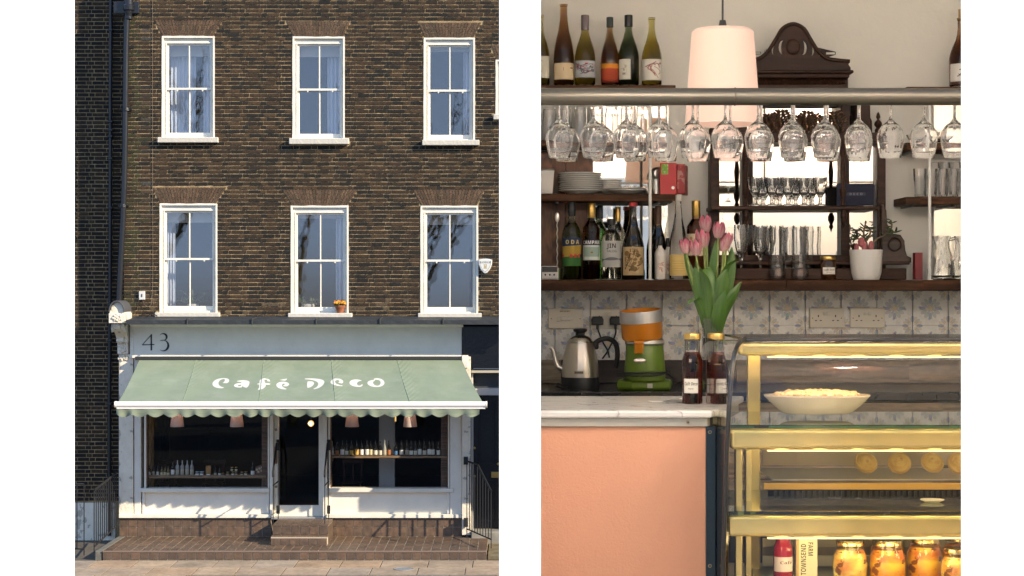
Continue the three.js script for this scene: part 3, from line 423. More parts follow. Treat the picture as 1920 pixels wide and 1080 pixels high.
// ---------------------------------------------------------------- railings
function railing(name, label, pts, topH, group, bot = .1, extra) { // pts: [x,y,z] feet, bars between
  const t = thing(name, label, 'railing', [0, 0, 0], group);
  part(t, 'handrail', tube(pts.map((p, i) => V(p[0], p[1] + topH[i], p[2])), .019, 24, 6), M.iron); part(t, 'lower_rail', tube(pts.map(p => V(p[0], p[1] + bot, p[2])), .014, 24, 6), M.iron);
  pts.forEach((p, i) => (extra && i > 0 && i < pts.length - 1) || part(t, i === 0 || i === pts.length - 1 ? 'post' : 'bar', box(-.008, .008, (i === pts.length - 1 || i === 0) ? 0 : bot, topH[i], -.008, .008).translate(...p), M.iron)); return t;
}
{
  const rail = (px, sgn, lab) => { const n = 6, pts = [], h = []; for (let i = 0; i <= n; i++) { const z = lerp(-34.83, -34.1, i / n), on = z < -33.97 ? .5 : z < -33.72 ? .322 : .16; pts.push([X(px, 34.2) + sgn * .0, on + .002, z]); h.push(lerp(1.42, .96, Math.max(0, i / n - .35) / .65) + (.5 - on) * .45); } const t = railing('iron_railing', lab, pts, h, null, .7, true); part(t, 'scroll_end', new THREE.TorusGeometry(.05, .016, 6, 14).rotateY(PI / 2).translate(pts[n][0], pts[n][1] + h[n] - .05, pts[n][2] + .01), M.iron); part(t, 'wall_plate', box(-.03, .03, 1.28, 1.48, -.02, .04).translate(...pts[0]), M.iron); part(t, 'wall_plate', box(-.03, .03, .1, .25, -.02, .04).translate(...pts[0]), M.iron); };
  rail(513.5, 0, 'black iron stair rail on the door steps, on the shelf of jars side');
  rail(610, 0, 'black iron stair rail on the door steps, on the wine bottle row side');
  { const n = 9, pts = [], h = []; for (let i = 0; i <= n; i++) { const t = i / n; pts.push([lerp(fx(876), X(921, 33.35), t), .165, lerp(-34.75, -33.3, t)]); h.push(t < .45 ? 1.42 : lerp(1.42, 1.02, (t - .45) / .55)); } const r = railing('iron_railing', 'black iron railing with sloping top rail fixed to the white pier by the black door', pts, h, null, .16); part(r, 'wall_plate', box(-.06, .02, 1.36, 1.5, -.06, .04).translate(...pts[0]), M.iron); part(r, 'wall_plate', box(-.06, .02, .2, .36, -.06, .04).translate(...pts[0]), M.iron); }
  { const n = 11, pts = [], h = []; for (let i = 0; i <= n; i++) { const t = i / n; pts.push([lerp(fx(221), fx(219), t), lerp(.26, .12, t), lerp(-34.85, -33.1, t)]); h.push(1.1); } railing('area_railing', 'black iron area railing running back to the corbelled pier', pts, h, null, .1); solo('railing_kerb', 'stone kerb under the black area railing beside the terrace', 'kerb', bev(X(192, 33) - .14, X(192, 33) - .006, -.1, .16, -35.2, -33.02, .02), mat([.2, .19, .17], .9, { map: mottle(.4, 8, 2) })); }
  { const n = 5, pts = [], h = []; for (let i = 0; i <= n; i++) { pts.push([lerp(fx(128), fx(192), i / n), .01, -33.5]); h.push(1.28); } railing('area_railing', 'black iron railing with widely spaced bars in front of the shaded brick wall', pts, h, null, .12); }
}
// ---------------------------------------------------------------- black door next to the cafe
{
  const t = thing('black_entrance', 'glossy black panelled front door with transom light beside the cafe', 'door', [0, 0, 0]), Z = ZF;
  part(t, 'fascia', box(fx(867), fx(1010), fy(690), fy(612), Z - .3, Z + .14), M.blackPaint); part(t, 'lintel', bev(fx(883.5), fx(1010), fy(699), fy(693), Z - .3, Z + .1, .01), mat([.45, .40, .3], .6));
  part(t, 'transom', box(fx(886), fx(1010), fy(728), fy(700), Z - .2, Z - .15), phys([.05, .055, .06], .1)); part(t, 'transom_bar', [bev(fx(883.5), fx(1010), fy(741), fy(729), Z - .25, Z + .02, .01), bev(fx(883.5), fx(887), fy(1000), fy(690), Z - .25, Z + .01, .006)], mat([.5, .48, .45], .5));
  const d = part(t, 'door', box(fx(887.5), fx(985), fy(993), fy(742), Z - .2, Z - .14), M.blackPaint);
  for (const [a, b, c, e] of [[897, 927, 752, 872], [897, 927, 902, 980], [937, 967, 752, 872], [937, 967, 902, 980]]) part(d, 'panel', [bev(fx(a), fx(b), fy(e), fy(e) + .03, Z - .14, Z - .12, .006), bev(fx(a), fx(b), fy(c) - .03, fy(c), Z - .14, Z - .12, .006), bev(fx(a), fx(a) + .03, fy(e) + .03, fy(c) - .03, Z - .14, Z - .12, .006), bev(fx(b) - .03, fx(b), fy(e) + .03, fy(c) - .03, Z - .14, Z - .12, .006)], M.blackPaint);
  part(d, 'letterbox', [bev(fx(921), fx(947), fy(897), fy(886), Z - .14, Z - .12, .004), bev(fx(924), fx(944), fy(894.5), fy(888.5), Z - .121, Z - .112, .003)], M.brass);
  for (const [px, py] of [[934, 871], [889.5, 841], [889.5, 894]]) part(d, 'knob', lathe([[0, .05], [.02, .048], [.026, .035], [.012, .015], [.02, 0]], 18).rotateX(PI / 2).translate(fx(px), fy(py), Z - .14), M.brass);
  part(t, 'step', bev(fx(884), fx(1010), .0, fy(993), Z - .3, Z + .3, .02), mat([.32, .3, .27], .85, { map: mottle(.3, 7, 1) })); part(t, 'path', box(X(915, 33), fx(1010), .0, .06, Z + .3, -33.05), mat([.25, .2, .12], .9, { map: mottle(.4, 7, 1) }));
}

// ================================================================ RIGHT VIEW: the bar room, seen past white walls
const P3 = (px, py, d) => V(X(px, d), Y(py, d), -d);
const pb = (px0, px1, py0, py1, d, dep, r = .003) => r ? bev(X(px0, d), X(px1, d), Y(py1, d), Y(py0, d), -d - dep, -d, r) : box(X(px0, d), X(px1, d), Y(py1, d), Y(py0, d), -d - dep, -d);
const FLOOR = 3.36, DB = 7.87, DW = 3.9;
{
  const xs = px => X(px, DW), top = 7.0;
  struct('podium', box(-2.2, 3.4, 0, FLOOR - .06, -8.4, 1.6), mat([.4, .38, .35], .9, { map: mottle(.2, 6, .4) }));
  struct('terrace_floor', box(-2.2, 3.4, FLOOR - .055, FLOOR, -8.4, 1.6), mat([.66, .62, .55], .8, { map: mottle(.2, 8, .6) }));
  const pl = (pts, y0, y1) => extr(pts.map(p => [p[0], -p[1]]), y0, y1).rotateX(-PI / 2);   // plan outline [x,z] raised y0..y1
  struct('white_wall_pier', pl([[xs(140), -DW], [-1.7, -DW], [-1.7, -4.12], [xs(140) - .14, -4.12]], FLOOR, top), M.white);
  struct('white_partition_wall', box(xs(936), xs(1014), FLOOR, top, -8.2, -DW), M.white);
  struct('white_front_wall', pl([[xs(1802), -DW], [2.75, -DW], [2.75, -4.05], [xs(1802) + .12, -4.05]], FLOOR, top), M.white);
  struct('added_lintel', [box(xs(140) - .1, xs(936) - .002, 5.5, top, -4.1, -DW - .003), box(xs(1014) + .002, xs(1802) + .1, 5.5, top, -4.04, -DW - .003)], M.white);  // unseen lintels added above the view; bar mirrors reflect white instead of sky
  struct('added_reflection_wall', box(-.9, 3.4, FLOOR, 7, 1.4, 1.55), M.white);  // unseen wall added behind the camera for the bar mirrors to reflect
  const plaster = mat([.80, .78, .72], .9, { map: mottle(.07, 5, .6), bumpMap: BN, bumpScale: .002 });
  struct('side_wall', box(2.62, 2.75, FLOOR, top, -8.2, -4.06), plaster);
  struct('ceiling', [box(xs(1014) + .002, 2.62, 6.75, 6.95, -8.07, -5.15), box(xs(1014) + .002, 2.62, 6.75, 6.95, -4.25, -4.06)], plaster);  // unseen; gap added as a skylight to brighten the room
  const bw = struct('back_wall', [box(xs(1014) + .003, 2.618, Y(545, DB) + .002, 6.75, -DB - .2, -DB), box(xs(1014) + .003, 2.618, FLOOR, Y(545, DB), -DB - .2, -DB - .012)], plaster);
  // floral tiles
  const tileTex = k => ctex(256, 256, (g) => {
    g.fillStyle = '#efeee9'; g.fillRect(0, 0, 256, 256); const R = rng(60 + k);
    for (let i = 0; i < 60; i++) { g.fillStyle = `rgba(${R() < .5 ? '250,248,240' : '205,205,190'},.18)`; g.beginPath(); g.ellipse(R() * 256, R() * 256, 8 + 30 * R(), 6 + 20 * R(), R() * 3, 0, TAU); g.fill(); }
    const petal = (x, y, a, l, w, c) => { g.save(); g.translate(x, y); g.rotate(a); g.fillStyle = c; g.beginPath(); g.ellipse(l / 2, 0, l / 2, w / 2, 0, 0, TAU); g.fill(); g.strokeStyle = 'rgba(110,118,135,.28)'; g.lineWidth = 2; g.stroke(); g.restore(); };
    const blue = () => `rgba(${125 + 30 * R() | 0},${145 + 25 * R() | 0},${185 + 25 * R() | 0},.6)`, gr = () => `rgba(${165 + 20 * R() | 0},${175 + 15 * R() | 0},${178 + 15 * R() | 0},.5)`, or = 'rgba(215,190,145,.42)';
    const flower = (x, y, s) => { for (let i = 0; i < 12; i++) { const a = i * TAU / 12; petal(x + Math.cos(a) * 34 * s, y + Math.sin(a) * 34 * s, a, 44 * s, 24 * s, i % 3 === 0 ? blue() : gr()); } for (let i = 0; i < 8; i++) petal(x + Math.cos(i * TAU / 8 + .4) * 14 * s, y + Math.sin(i * TAU / 8 + .4) * 14 * s, i * TAU / 8 + .4, 28 * s, 15 * s, i % 2 ? or : gr()); for (let i = 0; i < 4; i++) { petal(x + Math.cos(i * PI / 2) * 66 * s, y + Math.sin(i * PI / 2) * 66 * s, i * PI / 2 + .5, 22 * s, 15 * s, blue()); petal(x + Math.cos(i * PI / 2) * 60 * s, y + Math.sin(i * PI / 2) * 60 * s, i * PI / 2 - .6, 22 * s, 13 * s, or); } g.fillStyle = '#e6d5b0'; g.beginPath(); g.arc(x, y, 14 * s, 0, TAU); g.fill(); };
    flower(128, 128, .98); for (const [x, y, a] of [[0, 0, PI / 4], [256, 0, PI * .75], [0, 256, -PI / 4], [256, 256, -PI * .75]]) { for (let i = -2; i <= 2; i++) petal(x + Math.cos(a + i * .36) * 30, y + Math.sin(a + i * .36) * 30, a + i * .36, 42, 18, i % 2 ? or : i ? blue() : gr()); petal(x + 18 * Math.cos(a), y + 18 * Math.sin(a), a, 24, 20, or); }
  });
  const tms = [0, 1, 2].map(k => phys([.92, .92, .92], .18, { map: tileTex(k), bumpMap: BN, bumpScale: .0008 })), R = rng(4);
  const tw = 67.05 / F * DB, g0 = new RoundedBoxGeometry(tw - .004, tw - .004, .012, 1, .0015); { const p = g0.attributes.position, n = g0.attributes.normal, u = g0.attributes.uv; for (let i = 0; i < p.count; i++) u.setXY(i, p.getX(i) / tw + .5, p.getY(i) / tw + .5); }
  for (let c = 0; c < 14; c++) for (let r = 0; r < 3; r++) { const t = part(bw, 'wall_tile', g0, tms[R() * 3 | 0]); t.position.set(X(1006.5 + 67.05 * c, DB), Y(545 + 33 + 65.6 * r, DB) - (r ? .0 : 0), -DB - .004 + .0015 * R()); }
}
// ---- wood
const wdT = woodTex([.55, .55, .55], [1, 1, 1], [1.2, 4], 1), wdT2 = woodTex([.5, .5, .5], [1, 1, 1], [6, 1.2], 2);
const darkWood = phys([.05, .019, .009], .5, { map: wdT, specularIntensity: .45 }), shelfWood = phys([.105, .043, .018], .65, { specularIntensity: .4, map: wdT, bumpMap: BF, bumpScale: .001 }), redWood = mat([.24, .092, .032], .5, { map: wdT2 }), paleWood = mat([.50, .40, .27], .6, { map: wdT });
const mirrorM = mat([.76, .74, .67], .02, { metalness: 1 });
const steel = mat([.62, .60, .56], .28, { metalness: 1 }), brushed = mat([.60, .58, .54], .3, { metalness: 1, roughnessMap: dtex([8, 256], (u, v) => .6 + .4 * vnoise(u * 2, v * 128, 128), [1, 2], false) });
{
  const s = thing('long_shelf', 'long dark wooden shelf above the floral tiles', 'shelf'); part(s, 'plank', pb(960, 1475, 525, 545, 7.56, .30, .004), shelfWood); part(s, 'plank', pb(1475.4, 1880, 525, 545, 7.56, .30, .004), shelfWood);
  const sh = (label, a, b, c, e, d = 7.62, dep = .24) => { const t = thing('wall_shelf', label, 'shelf'); part(t, 'board', pb(a, b, c, e, d, dep, .003), shelfWood); for (const q of [.12, .88]) part(t, 'bracket', pb(lerp(Math.max(a, 1014), Math.min(b, 1802), q) - 3, lerp(Math.max(a, 1014), Math.min(b, 1802), q) + 3, e, e + 5, d + .03, dep - .04, .001), M.black); return t; };
  sh('thin dark shelf high on the wall carrying the row of wine bottles', 960, 1267, 159.5, 166); sh('short dark shelf high on the wall carrying the corked bottle', 1700, 1870, 162.5, 168);
  sh('dark wooden shelf carrying upturned tumblers behind the hanging wine glasses', 960, 1270, 263, 274); sh('dark wooden shelf carrying stacked white plates', 960, 1266, 364, 377);
  sh('wooden shelf carrying drinking glasses beside the white pole', 1698, 1870, 369, 383); sh('wooden shelf carrying glass bowls above the drinking glasses', 1699, 1870, 267, 281);
  const pole = (px, label) => { const t = thing('shelf_pole', label, 'pole'); part(t, 'pole', rod(P3(px, 190, 7.585), P3(px, 524.5, 7.585), .0065, 12), mat([.75, .74, .7], .35)); part(t, 'flange', cyl(.014, .014, 0, .004, 16).translate(X(px, 7.585), Y(525, 7.585), -7.585), mat([.75, .74, .7], .35)); };
  pole(1219, 'slim white pole holding the shelves beside the red tin'); pole(1743, 'slim white pole in front of the glass jugs');
  solo('wooden_panel', 'reddish brown wooden panel behind the plates and green bottle', 'panel', [pb(1000, 1060, 284, 524, 7.80, .02, .002), pb(1060.6, 1112, 284, 524, 7.802, .02, .002)], redWood);
  const mp = (a, b, c, e, label) => { const t = thing('wall_mirror', label, 'mirror'); part(t, 'glass', pb(a, b, c, e, 7.845, .006, 0), mirrorM); part(t, 'edge', [pb(a - 1.2, a, c, e, 7.84, .02, 0), pb(b, b + 1.2, c, e, 7.84, .02, 0)], steel); };
  mp(1113, 1252, 200, 362, 'plain mirror on the wall behind the stacked plates'); mp(1113, 1252, 378, 524, 'plain mirror on the wall behind the liquor bottles'); mp(1752, 1880, 190, 266, 'mirror on the wall behind the glass bowls'); mp(1752, 1880, 384, 524, 'mirror on the wall behind the glass jugs');
}
// ---- carved mirror cabinet
{
  const t = thing('mirror_cabinet', 'carved dark wood overmantel cabinet with mirror panels and crescent cut-outs', 'cabinet'), D = 7.66, dp = .2;
  const Q = (px, py) => [X(px, D), Y(py, D)];
  const crescent = (cx, cy, h, w, s) => { const L = [], n = 8; for (let i = 0; i <= n; i++) { const a = lerp(-PI / 2, PI / 2, i / n); L.push(Q(cx + s * w * Math.cos(a), cy + h * Math.sin(a))); } for (let i = n; i >= 0; i--) { const a = lerp(-PI / 2, PI / 2, i / n); L.push(Q(cx + s * w * .35 * Math.cos(a) , cy + h * .92 * Math.sin(a))); } return L; };
  const prof = [[1379, 127], [1383, 121], [1381, 114], [1405, 112], [1425, 108], [1440, 95], [1455, 72], [1468, 52], [1487, 44], [1506, 52], [1519, 72], [1534, 95], [1549, 108], [1569, 112], [1593, 114], [1591, 121], [1595, 127], [1595, 131], [1379, 131]];
  const rectp = (a, b, c, e) => [Q(a, c), Q(b, c), Q(b, e), Q(a, e)];
  part(t, 'crest', extr(prof.map(p => Q(...p)), -D - .02, -D + .0, 0, [crescent(1469, 89, 14, -9, 1), crescent(1505, 89, 14, 9, 1), crescent(1452, 95, 9, -5, 1), crescent(1522, 95, 9, 5, 1), crescent(1438, 98, 7, -4, 1), crescent(1536, 98, 7, 4, 1), rectp(1413, 1427, 97, 101), rectp(1549, 1567, 97, 102)]), darkWood);
  part(t, 'crest_moulding', tube(prof.slice(2, 15).map(p => V(...Q(p[0], p[1] + 1), -D + .004)), .008, 60, 8), darkWood);
  part(t, 'crest_medallion', new THREE.SphereGeometry(.03, 20, 10).scale(1, 1.1, .3).translate(...Q(1487, 88), -D + .002), darkWood);
  part(t, 'upper_cornice', [pb(1374, 1601, 118 + 13, 137, D - .05, .25, .006), pb(1382, 1593, 137, 146, D - .01, .2, .006), pb(1387, 1588, 158, 166, D - .01, .2, .004)], darkWood);
  for (let i = 0; i < 30; i++) part(t, 'baluster', lathe([[.004, 0], [.009, .004], [.012, .014], [.008, .022], [.005, .026]], 8).translate(...Q(1392 + i * 6.6, 158), -D - .03), darkWood);
  part(t, 'back_panel', [pb(1386, 1590, 140, 200, D + .1, .02, 0), pb(1334, 1656, 478, 503, D + .12, .02, 0)], darkWood);
  part(t, 'mirror_pane', pb(1400, 1578, 192, 244, D + .14, .004, 0), mirrorM); part(t, 'mirror_pane', pb(1412, 1577, 266, 478, D + .14, .004, 0), mirrorM); part(t, 'mirror_pane', pb(1349, 1392, 266, 478, D + .14, .004, 0), mirrorM); part(t, 'mirror_pane', pb(1592, 1645, 266, 478, D + .14, .004, 0), mirrorM);
  for (const [a, b] of [[1386, 1401], [1578, 1594], [1604, 1632]]) part(t, 'upper_stile', pb(a, b, 166, 250, D + .02, .12, .004), darkWood);
  part(t, 'arched_ornament', [extr([[0, 0], [.09, 0], [.088, .06], [.07, .095], [.04, .11], [.01, .1], [0, .08]], -D - .12, -D - .09, .004).translate(...Q(1603, 250), 0)], darkWood);
  const fin = lathe([[0, .095], [.006, .085], [.009, .072], [.004, .062], [.015, .05], [.017, .04], [.008, .028], [.014, .02], [.014, 0]], 14); part(t, 'finial', fin.clone().translate(...Q(1652, 250), -D - .06), darkWood); part(t, 'finial', fin.clone().translate(...Q(1338, 250), -D - .06), darkWood);
  for (const [a, b, c, e, z] of [[1330, 1660, 248, 266, 0], [1334, 1656, 478, 490, .05], [1334, 1650, 386, 393, -.02]]) part(t, 'rail', pb(a, b, c, e, D + z, dp - z, .004), darkWood);
  for (const [a, b] of [[1332, 1349], [1392, 1412], [1577, 1593], [1645, 1661]]) part(t, 'stile', pb(a, b, 266, 505, D + .09, .1, .004), darkWood);
  const spin = []; for (const [r, y] of [[.006, 0], [.012, .004], [.010, .02], [.006, .03], [.013, .05], [.014, .065], [.007, .08], [.009, .12], [.012, .16], [.007, .2], [.014, .215], [.013, .235], [.006, .25], [.010, .265], [.008, .275]]) spin.push([r, y]);
  for (const px of [1397, 1580]) { part(t, 'spindle', lathe(spin, 14).translate(...Q(px, 387), -D + .004), darkWood); part(t, 'drop_finial', lathe([[0, -.085], [.004, -.07], [.01, -.06], [.006, -.048], [.014, -.03], [.014, -.016], [.008, -.004], [.008, 0]], 14).translate(...Q(px + 1, 394), -D + .01), darkWood); }
  part(t, 'side_bracket', extr([[0, 0], [.125, 0], [.125, .02], [.108, .028], [.1, .05], [.097, .09], [.08, .115], [.05, .12], [.025, .16], [.022, .215], [.01, .24], [0, .24]], -D - .12, -D - .06, .005).translate(...Q(1658, 492), 0), mat([.07, .032, .016], .5, { map: wdT }));
  part(t, 'bracket_rosette', new THREE.TorusGeometry(.026, .004, 6, 20).translate(Q(1658, 492)[0] + .055, Q(1658, 492)[1] + .075, -D - .056), darkWood);
  part(t, 'base', [pb(1332, 1700, 503, 524.6, D - .02, .2, .004), pb(1338, 1706, 490, 496, D, .12, .003)], darkWood);
}
// ---- bottles
const glassM = {};
function gl(c, dist, rough = .02) { const k = c.join() + dist; return glassM[k] ??= phys([1, 1, 1], rough, { transmission: 1, thickness: .05, ior: 1.48, attenuationColor: lin(...c), attenuationDistance: dist }); }
const G_OLIVE = gl([.42, .34, .04], .045), G_BROWN = gl([.34, .15, .03], .034), G_GREEN = gl([.20, .32, .10], .04), G_DGREEN = gl([.14, .20, .07], .036), G_BLACK = phys([.006, .005, .004], .06), G_CLEAR = gl([.93, .96, .95], .10), G_RED = gl([.42, .08, .03], .03), G_LGREEN = gl([.24, .52, .08], .06), G_AMBER = gl([.45, .17, .03], .04);
const PROF = {
  burg: [[1, 0], [1, .40], [.94, .47], [.74, .58], [.5, .68], [.36, .77], [.31, .84], [.31, .965], [.36, .97], [.36, .995]],
  bord: [[1, 0], [1, .58], [.95, .64], [.7, .70], [.42, .745], [.36, .78], [.34, .965], [.4, .97], [.4, .995]],
  hock: [[1, 0], [1, .33], [.93, .44], [.75, .56], [.52, .68], [.38, .8], [.33, .9], [.33, .97], [.38, .975], [.38, .995]],
  gin: [[1, 0], [1, .66], [.93, .73], [.6, .80], [.34, .835], [.32, .95], [.4, .955], [.4, .99]],
  spirit: [[1, 0], [1, .62], [.96, .68], [.6, .745], [.4, .78], [.38, .97], [.42, .975], [.42, .995]],
  sauce: [[.97, 0], [1, .02], [1, .56], [.97, .63], [.86, .69], [.74, .74], [.72, .9], [.78, .905], [.78, .93]],
};
function bottleG(type, h, r, seg = 28) { return lathe([[0, .004 * 1], [r * .9, 0], ...PROF[type].map((p, i) => [p[0] * r, Math.max(i ? 0 : .004, p[1] * h)]), [0, h]], seg, .9); }
function wrap(r, y0, y1, arc, face = 0) { return new THREE.CylinderGeometry(r, r, y1 - y0, 20, 1, true, face - arc / 2, arc).translate(0, (y0 + y1) / 2, 0); }
function labelM(draw, w = 192, h = 192) { return mat([.9, .9, .9], .75, { map: ctex(w, h, draw) }); }
function scrawl(bg, inks, seed, n = 12, text) { return labelM((g, w, h) => { g.fillStyle = bg; g.fillRect(0, 0, w, h); const R = rng(seed); for (let i = 0; i < n; i++) { g.fillStyle = inks[i % inks.length]; g.strokeStyle = inks[i % inks.length]; g.lineWidth = 3 + 4 * R(); g.beginPath(); const x = w * (.15 + .7 * R()), y = h * (.15 + .7 * R()); if (R() < .5) { g.moveTo(x, y); g.quadraticCurveTo(w * R(), h * R(), w * (.1 + .8 * R()), h * (.1 + .8 * R())); g.stroke(); } else { g.ellipse(x, y, 4 + 20 * R(), 4 + 14 * R(), R() * 3, 0, TAU); g.fill(); } } if (text) { g.fillStyle = text[1]; g.font = text[2] || 'bold 44px sans-serif'; g.textAlign = 'center'; text[0].split('|').forEach((s, i) => g.fillText(s, w / 2, (text[3] ?? 60) + i * (text[4] ?? 46), w * .9)); } }); }
function bottle(label, px, top, base, wpx, d, type, gm, o = {}) {
  const s = d / F, h = (base - top) * s, r = wpx / 2 * s, t = thing(o.name || 'bottle', label, 'bottle', [X(px, d), Y(base, d) + .0006, -d], o.group);
  part(t, 'glass', bottleG(type, h, r), gm);
  if (o.label) for (const L of Array.isArray(o.label) ? o.label : [o.label]) part(t, 'label', wrap(r * 1.006 + .0003, h * L.y0, h * L.y1, L.arc ?? 2.3, L.face ?? 0), L.m);
  if (o.cap) { const nr = PROF[type].at(-1)[0] * r + .0012, y0 = h * (o.cap.y0 ?? .84); part(t, 'cap', lathe([[nr * .96, y0], [nr, y0 + .002], [nr, h + .001], [nr * .9, h + .003], [0, h + .003]], 18), o.cap.m); }
  if (o.turn) t.rotation.y = o.turn; return t;
}
const capM = { black: phys([.01, .01, .012], .4), grey: mat([.16, .12, .13], .5), gold: mat([.5, .32, .09], .35, { metalness: .9 }), red: mat([.5, .03, .03], .4), cork: mat([.5, .32, .15], .9), green: mat([.02, .03, .025], .4), brown: mat([.09, .04, .02], .5), white: mat([.7, .68, .6], .5) };
{ const d = 7.72, B = (l, px, top, w, ty, g, o) => bottle(l, px, top, 160, w, d, ty, g, { name: 'wine_bottle', ...o });
  B('olive wine bottle with white label cut off by the white wall on the top shelf', 1013, 28, 36, 'burg', G_OLIVE, { label: { y0: .09, y1: .4, m: scrawl('#ddd8c4', ['#99917a'], 1, 4) } });
  B('tall brown wine bottle with a plain cream label on the top shelf', 1057, 8, 39, 'hock', G_BROWN, { label: { y0: .06, y1: .26, m: labelM(g => { g.fillStyle = '#e2cca6'; g.fillRect(0, 0, 192, 192); g.fillStyle = '#3a2a22'; g.fillRect(150, 50, 26, 14); g.strokeStyle = '#8a7050'; g.lineWidth = 3; g.beginPath(); g.moveTo(92, 50); g.lineTo(92, 90); g.stroke(); }) } });
  B('olive wine bottle with purple-grey capsule and blue patterned label', 1097, 30, 39, 'burg', G_OLIVE, { cap: { m: capM.grey, y0: .79 }, label: { y0: .1, y1: .34, arc: 2.8, m: scrawl('#b9bcc0', ['#44464c', '#a9453f', '#8d8f96', '#6d717a'], 22, 26) } });
  B('slim dark wine bottle with a red and orange label', 1143.5, 34, 34, 'burg', G_BROWN, { cap: { m: capM.green, y0: .86 }, label: { y0: .03, y1: .31, arc: 2.9, m: labelM(g => { g.fillStyle = '#7d1f12'; g.fillRect(0, 0, 192, 192); g.fillStyle = '#d3871f'; g.fillRect(0, 0, 192, 50); g.strokeStyle = '#c8552a'; g.lineWidth = 9; for (let i = 0; i < 4; i++) { g.beginPath(); g.ellipse(96, 110, 20 + i * 18, 12 + i * 16, 0, 0, TAU); g.stroke(); } }) } });
  B('dark green wine bottle with a small white label set to one side', 1178.5, 30, 40, 'burg', G_DGREEN, { cap: { m: capM.black, y0: .84 }, label: { y0: .07, y1: .36, arc: 1.25, face: -.5, m: scrawl('#dcd9cc', ['#b9b4a2'], 3, 3, ['A|HH', '#343434', 'bold 34px sans-serif', 110, 40]) } });
  B('olive wine bottle with a white label of red line drawing', 1222, 33, 38, 'burg', G_OLIVE, { label: { y0: .06, y1: .37, arc: 2.8, m: scrawl('#e4e0d4', ['#a06a66', '#8d4a4a', '#b58d88'], 14, 9) } });
  bottle('brown corked wine bottle with branch label cut off by the white wall', 1803, 35, 162.5, 46, d, 'burg', G_BROWN, { name: 'wine_bottle', cap: { m: capM.cork, y0: .985 }, label: { y0: .06, y1: .32, arc: 2.6, m: scrawl('#dcdad4', ['#23252a'], 33, 6) } });
  solo('cork', 'pale cork standing out of the brown bottle by the white wall', 'cork', cyl(.013, .014, 0, .035, 16).translate(X(1803, d), Y(35, d) + .004, -d), capM.cork);
}
